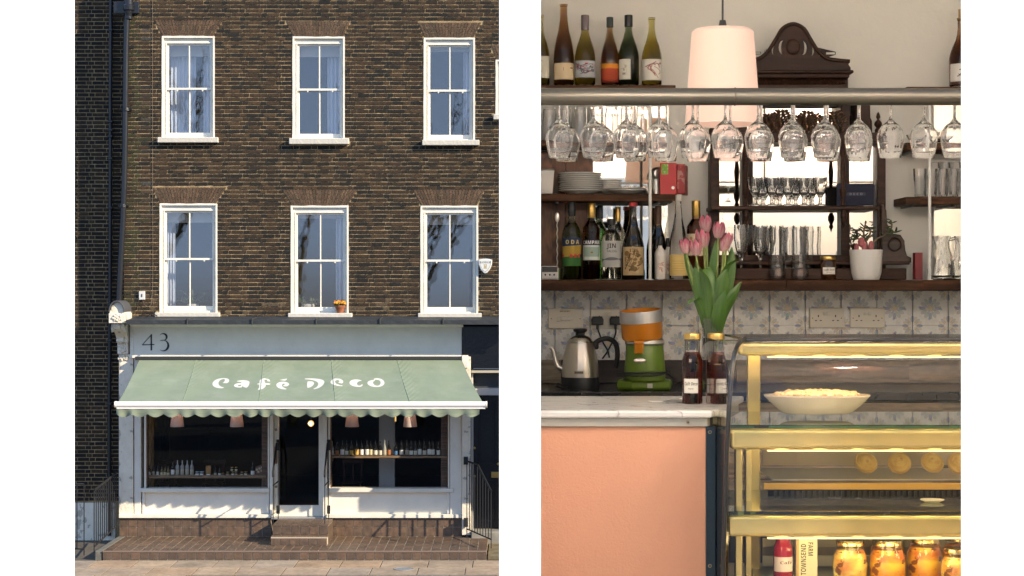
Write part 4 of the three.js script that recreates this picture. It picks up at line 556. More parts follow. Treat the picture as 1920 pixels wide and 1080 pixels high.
{ const B = (l, px, top, w, d, ty, g, o) => bottle(l, px, top, 523.5, w, d, ty, g, { name: 'liquor_bottle', ...o });
  B('green wine bottle with a blue, yellow and red painted label', 1072, 380, 35, 7.66, 'bord', G_LGREEN, { cap: { m: capM.black, y0: .82 }, label: { y0: .17, y1: .54, arc: 2.9, m: labelM(g => { g.fillStyle = '#26365a'; g.fillRect(0, 0, 192, 192); g.fillStyle = '#c9a53c'; g.beginPath(); g.moveTo(0, 60); g.lineTo(192, 50); g.lineTo(192, 110); g.lineTo(0, 140); g.fill(); g.strokeStyle = '#2d2a20'; g.lineWidth = 3; for (let i = -6; i < 16; i++) { g.beginPath(); g.moveTo(i * 16, 55); g.lineTo(i * 16 + 60, 130); g.stroke(); } g.fillStyle = '#2f6a2c'; g.fillRect(0, 130, 192, 62); g.fillStyle = '#c43a26'; for (const x of [20, 90, 120, 150]) { g.beginPath(); g.arc(x, 124, 12, 0, TAU); g.fill(); } g.fillStyle = '#d8c26a'; g.font = 'bold 40px sans-serif'; g.fillText('O D A', 46, 44); }) } });
  B('red bitter bottle with gold cap and blue-white label', 1109, 382, 33, 7.68, 'spirit', G_RED, { cap: { m: capM.gold, y0: .81 }, label: [{ y0: .25, y1: .52, arc: 2.6, m: labelM(g => { g.fillStyle = '#d6dcd4'; g.fillRect(0, 0, 192, 192); g.fillStyle = '#9fb3a6'; g.fillRect(20, 70, 150, 90); g.fillStyle = '#232744'; g.fillRect(0, 0, 192, 52); g.fillStyle = '#f4f2ea'; g.font = 'bold 46px sans-serif'; g.textAlign = 'center'; g.fillText('CAMPARI', 96, 42, 180); g.fillStyle = '#a8763a'; g.beginPath(); g.arc(96, 120, 10, 0, TAU); g.fill(); }) }] });
  B('slim green bottle with black cap behind the red bitter and gin bottles', 1125, 387, 26, 7.77, 'spirit', G_LGREEN, { cap: { m: capM.black, y0: .83 } });
  B('clear gin bottle with a grey label reading JIN', 1146, 412, 38, 7.66, 'gin', G_CLEAR, { cap: { m: capM.black, y0: .9 }, label: { y0: .2, y1: .64, arc: 2.7, m: labelM(g => { g.fillStyle = '#b4b4b0'; g.fillRect(0, 0, 192, 192); g.fillStyle = '#33343a'; g.textAlign = 'center'; g.font = 'bold 44px sans-serif'; g.fillText('JIN', 96, 52); g.font = '24px sans-serif'; g.fillText('TALOG', 96, 84); g.strokeStyle = '#6d6e72'; g.lineWidth = 5; for (let i = 0; i < 5; i++) { g.beginPath(); g.moveTo(10, 160 - i * 8); g.quadraticCurveTo(80, 90 + i * 16, 185, 150 - i * 6); g.stroke(); } }) } });
  B('clear bottle with gold cap behind the gin bottle', 1158.5, 389, 24, 7.77, 'spirit', G_CLEAR, { cap: { m: capM.gold, y0: .8 } });
  B('black vermouth bottle with red cap and ornate cream label', 1187, 381, 42, 7.65, 'burg', G_BLACK, { cap: { m: capM.red, y0: .955 }, label: { y0: .05, y1: .42, arc: 2.3, m: scrawl('#bfa67a', ['#6d5736', '#8e744a', '#7d6238', '#54412a'], 41, 34, ['1786', '#4c3a22', 'bold 30px serif', 34]) } });
  B('dark bottle with gold neck standing behind the white pole', 1234, 388, 34, 7.76, 'burg', G_BLACK, { cap: { m: capM.brown, y0: .72 } });
  B('clear tall spirit bottle with yellow label and gold shield', 1272, 366, 35, 7.66, 'hock', G_CLEAR, { cap: { m: capM.white, y0: .93 }, label: [{ y0: .04, y1: .29, arc: 2.5, m: labelM(g => { g.fillStyle = '#d8bd76'; g.fillRect(0, 0, 192, 192); g.strokeStyle = '#b0914a'; g.lineWidth = 3; for (let i = 0; i < 5; i++) { g.beginPath(); g.moveTo(40, 60 + i * 22); g.lineTo(150, 60 + i * 22); g.stroke(); } }) }] });
  B('amber spirit bottle with gold foil neck behind the tulips', 1305, 378, 36, 7.7, 'spirit', G_AMBER, { cap: { m: capM.gold, y0: .8 }, label: { y0: .3, y1: .58, arc: 2.6, m: scrawl('#d9c7a8', ['#a98a5a'], 44, 5) } });
  for (const [px, w, z] of [[1238, 21, 7.64], [1252, 16, 7.72]]) { const b = bottle(w > 20 ? 'small white bottle with faint red print and black cap' : 'small white bottle half hidden behind another by the white pole', px, w > 20 ? 445 : 448, 523.5, w, z, 'bord', mat([.72, .68, .62], .4), { cap: { m: capM.black, y0: .8 }, label: { y0: .1, y1: .55, arc: 2.2, m: scrawl('#e6ddd2', ['#c98c78'], 46, 5, ['VER|ITI', '#b97a66', 'bold 34px serif', 100, 40]) } }); }
}
// ---- pendant lamps
const shadeM = phys([.82, .66, .58], .9, { transmission: .42, thickness: 0, emissive: lin(1, .66, .53), emissiveIntensity: .10 });
function pendant(label, x, yTop, z, hh, r0, r1, I, group, cordTop = 6.74, scale = 1) {
  const t = thing('pendant_lamp', label, 'lamp', [x, yTop - hh, z], group);
  part(t, 'shade', lathe([[r1 * .3, hh + .001], [r1 - .012, hh + .0], [r1, hh - .010], [r0, 0], [r0 - .002, 0], [r1 - .003, hh - .012]], 40, .5), shadeM);
  part(t, 'shade_ring', [new THREE.TorusGeometry(r0 - .001, .0018, 6, 40).rotateX(PI / 2), new THREE.TorusGeometry(r1 * .3, .002, 6, 20).rotateX(PI / 2).translate(0, hh + .001, 0)], mat([.8, .75, .7], .6));
  part(t, 'lamp_holder', lathe([[.0, hh - .05], [.018, hh - .05], [.018, hh + .002], [.026, hh + .004], [.014, hh + .012], [.010, hh + .03], [0, hh + .03]], 16), M.black);
  part(t, 'cord', rod(V(0, hh + .028, 0), V(0, cordTop - (yTop - hh), 0), .0035, 8), M.black);
  part(t, 'bulb', new THREE.SphereGeometry(.03, 16, 12).translate(0, hh * .52, 0), mat([1, .9, .8], .5, { emissive: lin(1, .75, .5), emissiveIntensity: .25 }));
  const L = new THREE.PointLight(lin(1, .9, .78), I); L.position.set(0, hh * .52, 0); L.castShadow = true; L.shadow.radius = 2; t.add(L); return t;
}
{
  const d = 6.2, s = d / F;
  pendant('cream fabric pendant lamp hanging in front of the carved cabinet', X(1355, d), Y(55, d), -d, 178 * s, 71 * s, 58 * s, .003);
  for (const [x, n] of [[.42, 0], [1.15, 1], [1.9, 2]]) pendant('cream fabric pendant lamp hanging high over the customer side of the counter', x, 5.86, -4.28, .31, .125, .1, .9, 'added fill pendant lamps over the customer side');  // unseen lamps added out of view to fill the bar room with light
}
// ---- rail with hanging glasses
{
  const d = 5.3, t = thing('glass_rail', 'thick brushed steel pipe rail that the wine glasses hang from', 'rail'), y = Y(181.2, d), r = 16.2 * d / F;
  const pipeT = mat([.16, .15, .13], .42, { metalness: .95, map: mottle(.3, 10, [4, 1]) });
  part(t, 'pipe', new THREE.CylinderGeometry(r, r, 2.5, 40).rotateZ(PI / 2).translate(.066 + 1.25, y, -d), pipeT); part(t, 'weld', new THREE.TorusGeometry(r, .0022, 6, 40).rotateY(PI / 2).translate(X(1378, d), y, -d), pipeT);
  for (const px of [1009, 1880]) part(t, 'hanger', rod(V(X(px, d), y, -d - .0), V(X(px, d), 6.75, -d), .006), pipeT);
  const wires = []; const gx = [1048, 1112, 1174, 1237, 1299, 1361, 1423, 1485, 1547, 1610, 1670, 1732, 1790];
  const yb = 5.366; for (const px of gx) for (const s of [-1, 1]) wires.push(rod(V(X(px, 5.34) + s * .011, yb - .004, -5.36), V(X(px, 5.34) + s * .011 + .012, yb - .004, -5.58), .003, 6));
  part(t, 'glass_track', wires, steel); part(t, 'track_bar', [rod(V(.066, yb + .012, -5.58), V(2.5, yb + .012, -5.58), .006), rod(V(.066, yb + .002, -5.352), V(2.2, yb + .002, -5.352), .004)], steel);
  // stemmed glass, standing: foot, stem, tapering bowl
  const O = [[0, 0], [.036, 0], [.036, .002], [.02, .005], [.006, .010], [.0038, .02], [.0036, .06], [.0050, .072], [.012, .080], [.025, .091], [.0345, .104], [.0395, .121], [.0388, .134], [.0355, .156], [.0310, .182], [.0303, .183], [.0347, .156], [.0380, .134], [.0387, .121], [.0337, .1048], [.0242, .092], [.0105, .0815], [0, .0795]];
  const glassClear = phys([1, 1, 1], .0, { transmission: 1, thickness: .01, ior: 1.45 });
  const wg = lathe(O, 32, 1.5).rotateX(PI);
  const RW = rng(77), g0 = []; gx.forEach((px, i) => g0.push([px, 5.37, i])); [1064, 1128, 1190, 1250, 1308, 1369, 1428, 1489, 1551, 1612].forEach((px, i) => g0.push([px, 5.52, i]));
  for (const [px, dd, i] of g0) { const w = thing('wine_glass', 'clear stemmed wine glass hanging upside down from the steel rail', 'wine glass', [X(px, dd), yb + .002, -dd], 'wine glasses hanging from the steel rail'); part(w, 'glass', wg, glassClear); w.rotation.set((RW() - .5) * .05, RW() * 6, (RW() - .5) * .05); w.position.x += (RW() - .5) * .004; }
}
// ---------------------------------------------------------------- counters
const marble = phys([.80, .78, .72], .22, { map: dtex(512, (u, v) => { const w = fbm(u, v, 4, 5), k = Math.abs(Math.sin((u * 2 + v * 3 + 1.6 * w) * PI * 2)), f = fbm(u + .4, v + .1, 8, 4), vein = Math.pow(1 - k, 10) * .34 * f * 1.6 + .10 * f; return [1 - vein, 1 - vein, 1 - vein * .9]; }, 1.4) });
{
  const H = Y(770, 5.3), t = thing('marble_counter', 'bar counter with grey-veined marble top, salmon front and navy corner post', 'counter');
  const x0 = .066, out = [[x0, -5.3], [X(1334, 5.3), -5.3], [X(1344, 5.34), -5.35], [X(1396, 6.0), -6.02], [x0, -6.02]];
  part(t, 'worktop', extr(out.map(p => [p[0], -p[1]]), H - .021, H, .006).rotateX(-PI / 2), marble);
  part(t, 'trim', pb(1000, 1326.5, 783.8, 800, 5.315, .02, .002), mat([.50, .48, .41], .4, { map: woodTex([.86, .86, .86], [1, 1, 1], [1, 6], 4) }));
  part(t, 'trim_return', extr([[X(1326.8, 5.315), 5.316], [X(1326.8, 5.315), 5.336], [X(1380, 5.95), 5.95], [X(1384, 5.95), 5.94]], Y(800, 5.315), Y(783.8, 5.315)).rotateX(-PI / 2), mat([.42, .40, .34], .45));
  const leather = dtex(512, (u, v) => .5 * fbm(u, v, 48, 2) + .5 * fbm(u + .2, v * 1 + .4, 90, 2), 3.2, false);
  part(t, 'front_panel', pb(1000, 1323.5, 800.5, 1420, 5.325, .02, .002), mat([.70, .35, .215], .62, { bumpMap: leather, bumpScale: .0011, map: mottle(.03, 5, 1.4) }));
  part(t, 'corner_post', pb(1324.2, 1342, 800.5, 1420, 5.323, .04, .002), mat([.010, .028, .045], .4));
  for (const [px, py, n] of [[1290, 792, 5.312], [1331, 810, 5.32], [1331, 1061, 5.32]]) { const s = part(t, 'screw', new THREE.CylinderGeometry(.0052, .0056, .003, 14).rotateX(PI / 2).translate(X(px, n), Y(py, n), -n + .001), mat([.35, .28, .18], .35, { metalness: 1 })); part(s, 'screw_slot', new THREE.CylinderGeometry(.0026, .0026, .001, 6).rotateX(PI / 2).translate(X(px, n), Y(py, n), -n + .0029), M.black); }
  part(t, 'carcass', box(x0, X(1340, 5.35) - .004, FLOOR, H - .024, -5.98, -5.36), mat([.05, .045, .04], .8));
}
{
  const H = Y(727, 7.5), t = thing('back_counter', 'dark back worktop with pale wooden drawers below the tiles', 'counter');
  part(t, 'worktop', bev(.066, 2.6, H - .035, H, -7.86, -7.2, .004), phys([.022, .021, .020], .22, { map: mottle(.3, 12, 2) }));
  part(t, 'upstand', [bev(.066, X(1052, 7.84), H + .002, Y(675, 7.84), -7.855, -7.835, .002)], paleWood); part(t, 'upstand', bev(X(1052.5, 7.84), X(1380, 7.84), H + .002, Y(675, 7.84), -7.855, -7.835, .002), mat([.04, .03, .024], .5, { map: wdT })); part(t, 'upstand', bev(X(1380.5, 7.84), 2.6, H + .002, Y(675, 7.84), -7.855, -7.835, .002), mat([.34, .25, .15], .5, { map: wdT }));
  for (let i = 0; i < 5; i++) part(t, 'drawer_front', bev(.066, 2.6, H - .04 - .1 * (i + 1), H - .042 - .1 * i, -7.26, -7.22, .003), mat([.30 + .05 * (i % 2), .22 + .04 * (i % 2), .13 + .03 * (i % 2)], .5, { map: wdT }));
  part(t, 'carcass', box(.07, 2.6, FLOOR, H - .545, -7.86, -7.25), M.dark);
}
// ---------------------------------------------------------------- display case
const goldM = mat([.72, .54, .20], .27, { metalness: .7, map: mottle(.12, 8, 2) }), gpane = phys([1, 1, 1], .005, { transmission: 1, thickness: 0, ior: 1.45 });
const greenGlass = phys([.9, 1, .93], .02, { transmission: 1, thickness: .006, ior: 1.5, attenuationColor: lin(.25, .62, .33), attenuationDistance: .3 });
const R1 = 1890;
{
  const t = thing('display_case', 'curved glass refrigerated display case with gold frame and lit shelves', 'display case');
  const edge = [[1355, 1110, 5.0], [1358, 1000, 5.01], [1361, 900, 5.02], [1365, 800, 5.04], [1370, 720, 5.07], [1375, 675, 5.1], [1383, 648, 5.15], [1396, 635, 5.26]];
  part(t, 'edge_seal', tube(edge.map(e => P3(...e)), .0065, 50, 8), M.black);
  part(t, 'side_panel', extr([[-5.05, Y(1110, 5.05)], [-5.07, Y(800, 5.05)], [-5.12, Y(690, 5.1)], [-5.2, Y(640, 5.2)], [-5.74, Y(640, 5.2)], [-5.74, Y(1110, 5.05)]], 0, .004).rotateY(-PI / 2).scale(1, 1, -1).translate(X(1368, 5.05), 0, 0).scale(1, 1, -1).scale(1, 1, 1), gpane);
  part(t, 'black_end_panel', extr([[X(1343, 5.32), 5.33], [X(1361, 5.08), 5.08], [X(1366, 5.08), 5.09], [X(1360, 5.5), 5.5]], FLOOR, Y(800, 5.3)).rotateX(-PI / 2), phys([.006, .006, .006], .15));
  // front glass, curved over the top
  const prof = [[Y(1110, 5.01), -5.01], [Y(900, 5.02), -5.02], [Y(780, 5.04), -5.04], [Y(700, 5.07), -5.07], [Y(660, 5.11), -5.11], [Y(643, 5.18), -5.18], [Y(637, 5.3), -5.3]], cv = new THREE.CatmullRomCurve3(prof.map(p => V(0, p[0], p[1])));
  part(t, 'front_glass', grid(1, 30, (u, v) => { const p = cv.getPoint(1 - v); return [lerp(X(1366, 5.05), X(R1, 5.05), u), p.y, p.z]; }), gpane);
  part(t, 'top', [bev(X(1392, 5.27), X(R1, 5.27), Y(638, 5.27), Y(634, 5.27), -5.74, -5.28, .003)], phys([.03, .03, .028], .12)); part(t, 'top_trim', pb(1385, R1, 636, 641, 5.25, .02, .002), M.black);
  part(t, 'top_light_rail', pb(1386, R1, 642, 667, 5.24, .05, .012), goldM);
  for (const [py0, py1, px] of [[805, 843, 1367], [967.5, 1007, 1362]]) {
    part(t, 'light_rail', [pb(px + 2, R1, py0, py1, 5.1, .055, .013)], goldM);
    part(t, 'glass_shelf', bev(X(px + 2, 5.08), X(R1, 5.08), Y(py0 - 2, 5.08) , Y(py0 - 8.5, 5.08), -5.62, -5.08, .001, 1), greenGlass);
  }
  for (const [a, b, c, e, d] of [[1402, 1426, 660, 1110, 5.62], [1379, 1392, 843, 1110, 5.2], [1398, 1410, 843, 1110, 5.34]]) part(t, 'upright', pb(a, b, c, e, d, .03, .003), goldM);
  part(t, 'middle_tray', [bev(X(1435, 5.5), X(R1, 5.5), Y(879, 5.5) - .02, Y(879, 5.5) - .017, -5.70, -5.36, .001, 1)], mat([.45, .42, .36], .35, { metalness: .9, bumpMap: dtex(64, (u, v) => (Math.hypot((u * 8) % 1 - .5, (v * 8) % 1 - .5) < .25 ? 0 : 1), 12, false), bumpScale: .002 }));
  part(t, 'tray_lip', pb(1432, R1, 906, 918, 5.35, .012, .002), mat([.52, .30, .06], .35, { metalness: .6 }));
  part(t, 'vent_grille', [...Array.from({ length: 42 }, (_, i) => pb(1452 + i * 10.5, 1457 + i * 10.5, 921, 938, 5.5, .006, 0))], mat([.06, .05, .04], .4, { metalness: .6 })).userData.kind = 'stuff';
  part(t, 'grille_back', pb(1440, R1, 919, 960, 5.53, .01, 0), M.dark);
  part(t, 'back_panel', [pb(1430, R1, 812, 872, 5.71, .012, 0), pb(1430, R1, 1010, 1120, 5.66, .012, 0)], mat([.36, .29, .19], .4, { metalness: .3 }));
  part(t, 'back_rail', pb(1430, R1, 1042, 1062, 5.6, .012, .002), mat([.55, .50, .40], .4)); part(t, 'back_rail', pb(1430, R1, 1010, 1026, 5.6, .012, .002), mat([.5, .42, .25], .35, { metalness: .5 }));
  part(t, 'deck', box(X(1362, 5.05), X(R1, 5.05), FLOOR, Y(1098, 5.3), -5.74, -5.06), mat([.45, .40, .30], .35, { metalness: .7 }));
  const warm = lin(1, .72, .30);
  for (const [py, d] of [[668.5, 5.27], [844.5, 5.14], [1008.5, 5.14]]) { part(t, 'light_strip', pb(1440, R1, py, py + 2.2, d, .018, 0), mat([1, .9, .7], .5, { emissive: warm, emissiveIntensity: .9 })); for (const k of [.06, .22, .38, .54, .7, .86]) { const L = new THREE.PointLight(warm, .014); L.position.set(lerp(X(1440, d), X(R1, d), k), Y(py + 9, d), -d - .012); L.castShadow = true; L.shadow.radius = 1; t.add(L); } }
}
// oval dish of crumble under cling film
{
  const d = 5.36, s = d / F, t = thing('crumble_dish', 'cream oval dish of crumble on the glass shelf', 'dish', [X(1532, d), Y(797 - 7, 5.08) + .003, -d]);
  const w = 99.5 * s; part(t, 'dish', lathe([[0, .004], [w * .6, 0], [w * .66, .003], [w * .82, .022], [w, .050], [w * 1.0, .054], [w * .97, .052], [w * .80, .027], [w * .6, .010], [0, .009]], 48).scale(1, 1, .62), phys([.66, .55, .42], .25));
  const R = rng(71), L = []; for (let i = 0; i < 420; i++) { const a = R() * TAU, q = Math.sqrt(R()) * .8, g = new THREE.IcosahedronGeometry(.004 + .009 * R(), 0); g.rotateX(R() * 6); g.scale(1, .7, 1); g.translate(Math.cos(a) * q * w, .046 + .014 * (1 - q * q) + .005 * R(), Math.sin(a) * q * w * .62); L.push(g); }
  part(t, 'crumble', L, mat([.66, .50, .29], .9)).userData.kind = 'stuff';
  part(t, 'filling', new THREE.SphereGeometry(1, 24, 12).scale(w * .86, .022, w * .52).translate(0, .039, 0), mat([.45, .24, .09], .8));
  const RF = rng(3); part(t, 'cling_film', grid(40, 24, (u, v) => { const a = u * TAU, q = 1.012; const y = lerp(.012, .055, v); const rr = lerp(w * .70, w * 1.012, Math.pow(v, .8)); return [Math.cos(a) * (rr + .003 * Math.sin(a * 23 + v * 9)), y, Math.sin(a) * (rr * .62 + .003 * Math.sin(a * 17))]; }), phys([1, 1, 1], .12, { transmission: 1, thickness: 0, ior: 1.4 }));
}
// solid discs standing for golden lid reflections, and a saucer
{
  const R = rng(12);
  for (const [px, py, d, l] of [[1622, 888, 5.5, 'round golden tart on the tray, farthest from the white wall'], [1686, 891, 5.5, 'round golden tart on the tray above the jar with dark peel'], [1746, 886, 5.5, 'round golden tart on the tray above the tall orange jar'], [1797, 880, 5.5, 'round golden tart on the tray, cut off by the white wall']]) { const t = thing('lid_reflection_disc', l, 'disc', [X(px, d), Y(879, 5.5) - .016, -d], ''); delete t.userData.group; const r = .034; const rx = .8 + .3 * R(), rz = (R() - .5) * .4, bm = mat([.62, .42, .15], .6, { map: dtex(64, (u, v) => { const n = fbm(u + px * .01, v, 5, 4); return [.75 + .4 * n, .6 + .6 * n, .5 + .6 * n]; }), bumpMap: BF, bumpScale: .002 }); part(t, 'disc_rim', lathe([[0, 0], [r * .8, 0], [r, .008], [r * 1.0, .014], [r * .95, .018], [r * .88, .017]], 28).rotateX(rx).rotateZ(rz).translate(0, r * .8, 0), mat([.50, .31, .10], .7)); part(t, 'filling', lathe([[r * .88, .016], [r * .8, .019], [r * .5, .027], [r * .25, .030], [0, .031]], 24).rotateX(rx).rotateZ(rz).translate(0, r * .8, 0), bm); }  // rim and filling only shape a disc in place of a reflected lid
  solo('saucer', 'small pale saucer on the lower glass shelf of the display case', 'saucer', lathe([[0, 0], [.02, 0], [.034, .006], [.034, .0075], [.02, .003], [0, .003]], 28).translate(X(1748, 5.3), Y(967.5 - 8.5, 5.08) + .0006, -5.3), phys([.75, .68, .5], .3));
}
// jars, red bottle, carton in the case
{
  const d = 5.28, base = Y(1098, 5.3) + .001; const fill = [0, 1, 2].map(k => mat([[.90, .52, .06], [.85, .45, .04], [.85, .66, .28]][k], .45, { map: dtex(128, (u, v) => { const n = fbm(u + k * .3, v, 6, 4), m = fbm(u, v + .5, 14, 3); return m > .66 ? [.45, .27, .1] : [.88 + .3 * (n - .5), .78 + .9 * (n - .5), .5 + 1.0 * (n - .5)]; }) }));
  const lidM = mat([.62, .44, .18], .25, { metalness: 1 }), jarGlass = phys([1, 1, 1], .01, { transmission: 1, thickness: 0, ior: 1.45 });
  const list = [[1594, 66, 1012, 5.26, 2, 'wide preserve jar with pale chutney beside the lettered carton'], [1664, 69, 1012, 5.26, 0, 'orange preserve jar with dark peel next to the pale chutney jar'], [1733, 69, 1006, 5.3, 0, 'tall orange preserve jar raised beside the jar with dark peel'], [1797, 66, 1028, 5.22, 2, 'pale preserve jar half hidden by the white wall'], [1664, 66, 1000, 5.45, 1, 'orange preserve jar standing behind the jar with dark peel'], [1735, 66, 998, 5.47, 1, 'orange preserve jar standing behind the tall orange jar'], [1798, 64, 1004, 5.42, 1, 'orange preserve jar standing behind the pale jar by the white wall']];
  for (const [px, w, top, dd, k, label] of list) {
    const r = w / 2 * dd / F, h = Y(top, dd) - base, t = thing('preserve_jar', label, 'jar', [X(px, dd), base, -dd], 'preserve jars in the display case'); t.userData.group = undefined; delete t.userData.group;
    part(t, 'contents', lathe([[0, .003], [r * .8, .004], [r * .93, h * .2], [r * .96, h * .5], [r * .9, h * .68], [r * .75, h * .80], [0, h * .81]], 28), fill[k]);
    part(t, 'glass', lathe([[r * .84, 0], [r * .97, h * .2], [r, h * .5], [r * .94, h * .7], [r * .78, h * .83], [r * .76, h * .9]], 28), jarGlass);
    part(t, 'lid', lathe([[r * .76, h * .885], [r * .80, h * .89], [r * .80, h * .985], [r * .77, h], [r * .6, h * .995], [0, h * .99]], 28), lidM);
  }
  const b = bottle('red drink bottle with white label in the display case', 1468, 985, 1099, 36, d, 'sauce', phys([.30, .012, .03], .12), { cap: { m: capM.red, y0: .9 }, label: { y0: .26, y1: .50, arc: 2.4, m: labelM(g => { g.fillStyle = '#e9d9cf'; g.fillRect(0, 0, 192, 192); g.fillStyle = '#5a3a36'; g.font = 'bold 50px serif'; g.fillText('Café', 60, 90); }) } }); b.position.y = base;
  const c = thing('carton', 'cream carton lettered TOWNSEND FARM in the display case', 'carton', [X(1513, d), base, -d]), cw = 20 * d / F, ch = Y(1008, d) - base;
  part(c, 'box', bev(-cw, cw, 0, ch, -.05, 0, .002), mat([.78, .70, .48], .6)); part(c, 'print', grid(1, 1, (u, v) => [lerp(-cw + .002, cw - .002, u), lerp(ch - .002, .002, v), .0006]), mat([.9, .9, .9], .6, { map: ctex(128, 384, (g, w, h) => { g.fillStyle = '#f2e6bd'; g.fillRect(0, 0, w, h); g.fillStyle = '#e0b25a'; g.fillRect(0, 0, 12, h); g.fillStyle = '#3d4c2c'; g.font = 'bold 46px sans-serif'; g.save(); g.translate(58, 300); g.rotate(-PI / 2); g.fillText('TOWNSEND', 0, 0, 275); g.restore(); g.save(); g.translate(72, 30); g.rotate(PI / 2); g.font = 'bold 42px sans-serif'; g.fillText('FARM', 0, 0, 130); g.restore(); }) }));
}
// ---------------------------------------------------------------- things on the marble counter
{
  const H = Y(770, 5.3), d = 5.62, top = (py) => H;
  const Lb = (txt, seed) => labelM(g => { g.fillStyle = '#efebe0'; g.fillRect(0, 0, 192, 128); g.fillStyle = '#2b2622'; g.font = 'italic bold 40px serif'; g.textAlign = 'center'; g.fillText(txt, 96, 58, 176); g.font = '18px serif'; g.fillText('Negroni', 96, 94); }, 192, 128);
  for (const [px, label, face, arc, num] of [[1298, 'brown sauce bottle with gold cap and wide white label on the marble', -.25, 1.5, '14'], [1342.5, 'brown sauce bottle with gold cap in front of the tulip vase', -.75, .85, '50']]) {
    const h = (757 - 626) * d / F, r = 19.2 * d / F, t = thing('sauce_bottle', label, 'bottle', [X(px, d), H + .0005, -d]);
    const cavity = PROF.sauce.map(p => [p[0] * r, Math.max(.003, p[1] * h)]);
    part(t, 'glass_neck', lathe([[r * .742, h * .7405], [r * .72, h * .9], [r * .78, h * .905], [r * .78, h * .93], [r * .70, h * .93], [r * .66, h * .9], [r * .68, h * .7405]], 36, .9), gl([.95, .95, .93], .1));
    part(t, 'filled_body', lathe([[0, 0], [r * .93, 0], ...cavity.slice(1, 6), [0, h * .74]], 36, .9), gl([.30, .05, .016], .03));
    part(t, 'cap', lathe([[r * .80, h * .92], [r * .84, h * .925], [r * .84, h * .995], [r * .80, h * 1.005], [0, h * 1.0]], 28), mat([.55, .38, .12], .3, { metalness: 1 }));
    part(t, 'label', wrap(r * 1.008, h * .155, h * .36, arc, face), Lb('Café Deco', 1)).userData.label = 'white paper label hand lettered Café Deco';
    part(t, 'pen_mark', wrap(r * 1.004, h * .58, h * .66, .4, face - .05), mat([.05, .03, .02], .4, { map: ctex(64, 48, g => { g.fillStyle = '#30130c'; g.fillRect(0, 0, 64, 48); g.fillStyle = '#f0ebe0'; g.font = 'italic bold 36px serif'; g.fillText(num, 8, 36); }), color: lin(.9, .9, .9) }));
  }
  const pR = thing('receipt', 'curled white paper receipt lying on the marble', 'paper', [X(1246, 5.7), H + .0008, -5.7]);
  part(pR, 'sheet', grid(10, 6, (u, v) => [lerp(-.05, .055, u) + .012 * v, .0005 + .010 * Math.pow(Math.max(0, u - .45) * 1.8, 2) * (1 - v * .5), lerp(-.05, .03, v) + .02 * u]), mat([.82, .80, .76], .8)); part(pR, 'sheet', grid(8, 4, (u, v) => [lerp(-.02, .05, u), .002 + .012 * Math.sin(u * 2.2) * v, lerp(.03, .062, v) + .012 * u]), mat([.85, .83, .8], .8));
  // tulips in a glass vase
  const dv = 5.84, vx = X(1337, dv), t = thing('tulip_vase', 'glass vase of white and pink tulips with broad green leaves', 'flowers', [vx, H + .0005, -dv]);
  const q = (px, py, dz = 0) => V(X(px, dv) - vx, Y(py, dv) - H, dz);
  const vh = Y(597, dv) - H; part(t, 'vase', lathe([[0, 0], [.026, 0], [.027, .01], [.024, .06], [.028, .14], [.036, vh], [.034, vh], [.026, .14], [.0215, .06], [.022, .014], [0, .012]], 36, .8), gl([.94, .97, .95], .12));
  part(t, 'water', lathe([[0, .013], [.0214, .0145], [.0208, .06], [.0252, .138], [.0265, .16], [0, .16]], 24, .8), phys([1, 1, 1], 0, { transmission: 1, thickness: .03, ior: 1.33 }));
  const R = rng(51), stemM = mat([.16, .20, .04], .5), leafM = phys([.055, .15, .012], .42, { transmission: .18, thickness: 0, map: dtex([256, 64], (u, v) => { const k = .72 + .28 * vnoise(u * 48, v * 2, 48) ; return [k, k, k * .9]; }) });
  const petM = mat([.95, .95, .95], .55, { map: ctex(128, 256, (g, w, h) => { g.fillStyle = '#a87f7f'; g.fillRect(0, 0, w, h); const R = rng(5); for (let i = 0; i < 130; i++) { const x = w * R(), edge = Math.abs(x / w - .5) * 2; g.strokeStyle = `rgba(${140 + 30 * R() | 0},${15 + 35 * R() | 0},${50 + 40 * R() | 0},${.22 + .4 * R() * (.4 + edge)})`; g.lineWidth = 1 + 2 * R(); g.beginPath(); g.moveTo(x, 0); g.quadraticCurveTo(lerp(x, w / 2, .25), h * .3, lerp(x, w / 2, .5), h * (.25 + .45 * R() * (.3 + edge))); g.stroke(); } for (let i = 0; i < 40; i++) { g.strokeStyle = 'rgba(205,60,70,.35)'; g.lineWidth = 2; const x = w * R(); g.beginPath(); g.moveTo(x, 0); g.lineTo(lerp(x, w / 2, .15), h * .12 * R() + 6); g.stroke(); } }) });
  const head = (px, py, s, tilt, turn, op) => { const L = []; for (let i = 0; i < 6; i++) { const inner = i % 2, a0 = i * TAU / 6 + turn; L.push(grid(6, 10, (u, v) => { const y = 1 - v, wd = (.72 * Math.pow(Math.sin(PI * Math.min(1, Math.pow(y, .72) * .86 + .12)), .8)) * (y > .86 ? Math.sqrt(Math.max(0, (1 - y) / .14)) : 1), a = (u - .5) * 2 * wd, rr = (inner ? .92 : 1) * (.28 + .72 * Math.sin(PI * Math.min(1, .12 + y * .62))) * (1 - op * 0 - .25 * Math.pow(y, 4)) + op * .2 * y * y; return [Math.sin(a0 + a) * rr * .5 * s, y * 1.32 * s, Math.cos(a0 + a) * rr * .5 * s]; })); } const g = mergeGeometries(L); g.rotateZ(tilt); const p = q(px, py, (R() - .5) * .05); return [g, p]; };
  const heads = [[1325, 435, .042, .05, .3, .2], [1321, 464, .046, .12, 1.0, .5], [1347, 447, .041, -.1, .6, .3], [1288, 475, .037, .15, .2, .5], [1306, 479, .041, .05, .9, .2], [1357, 472, .040, -.15, .1, .2], [1362, 462, .034, -.2, .8, .2]];
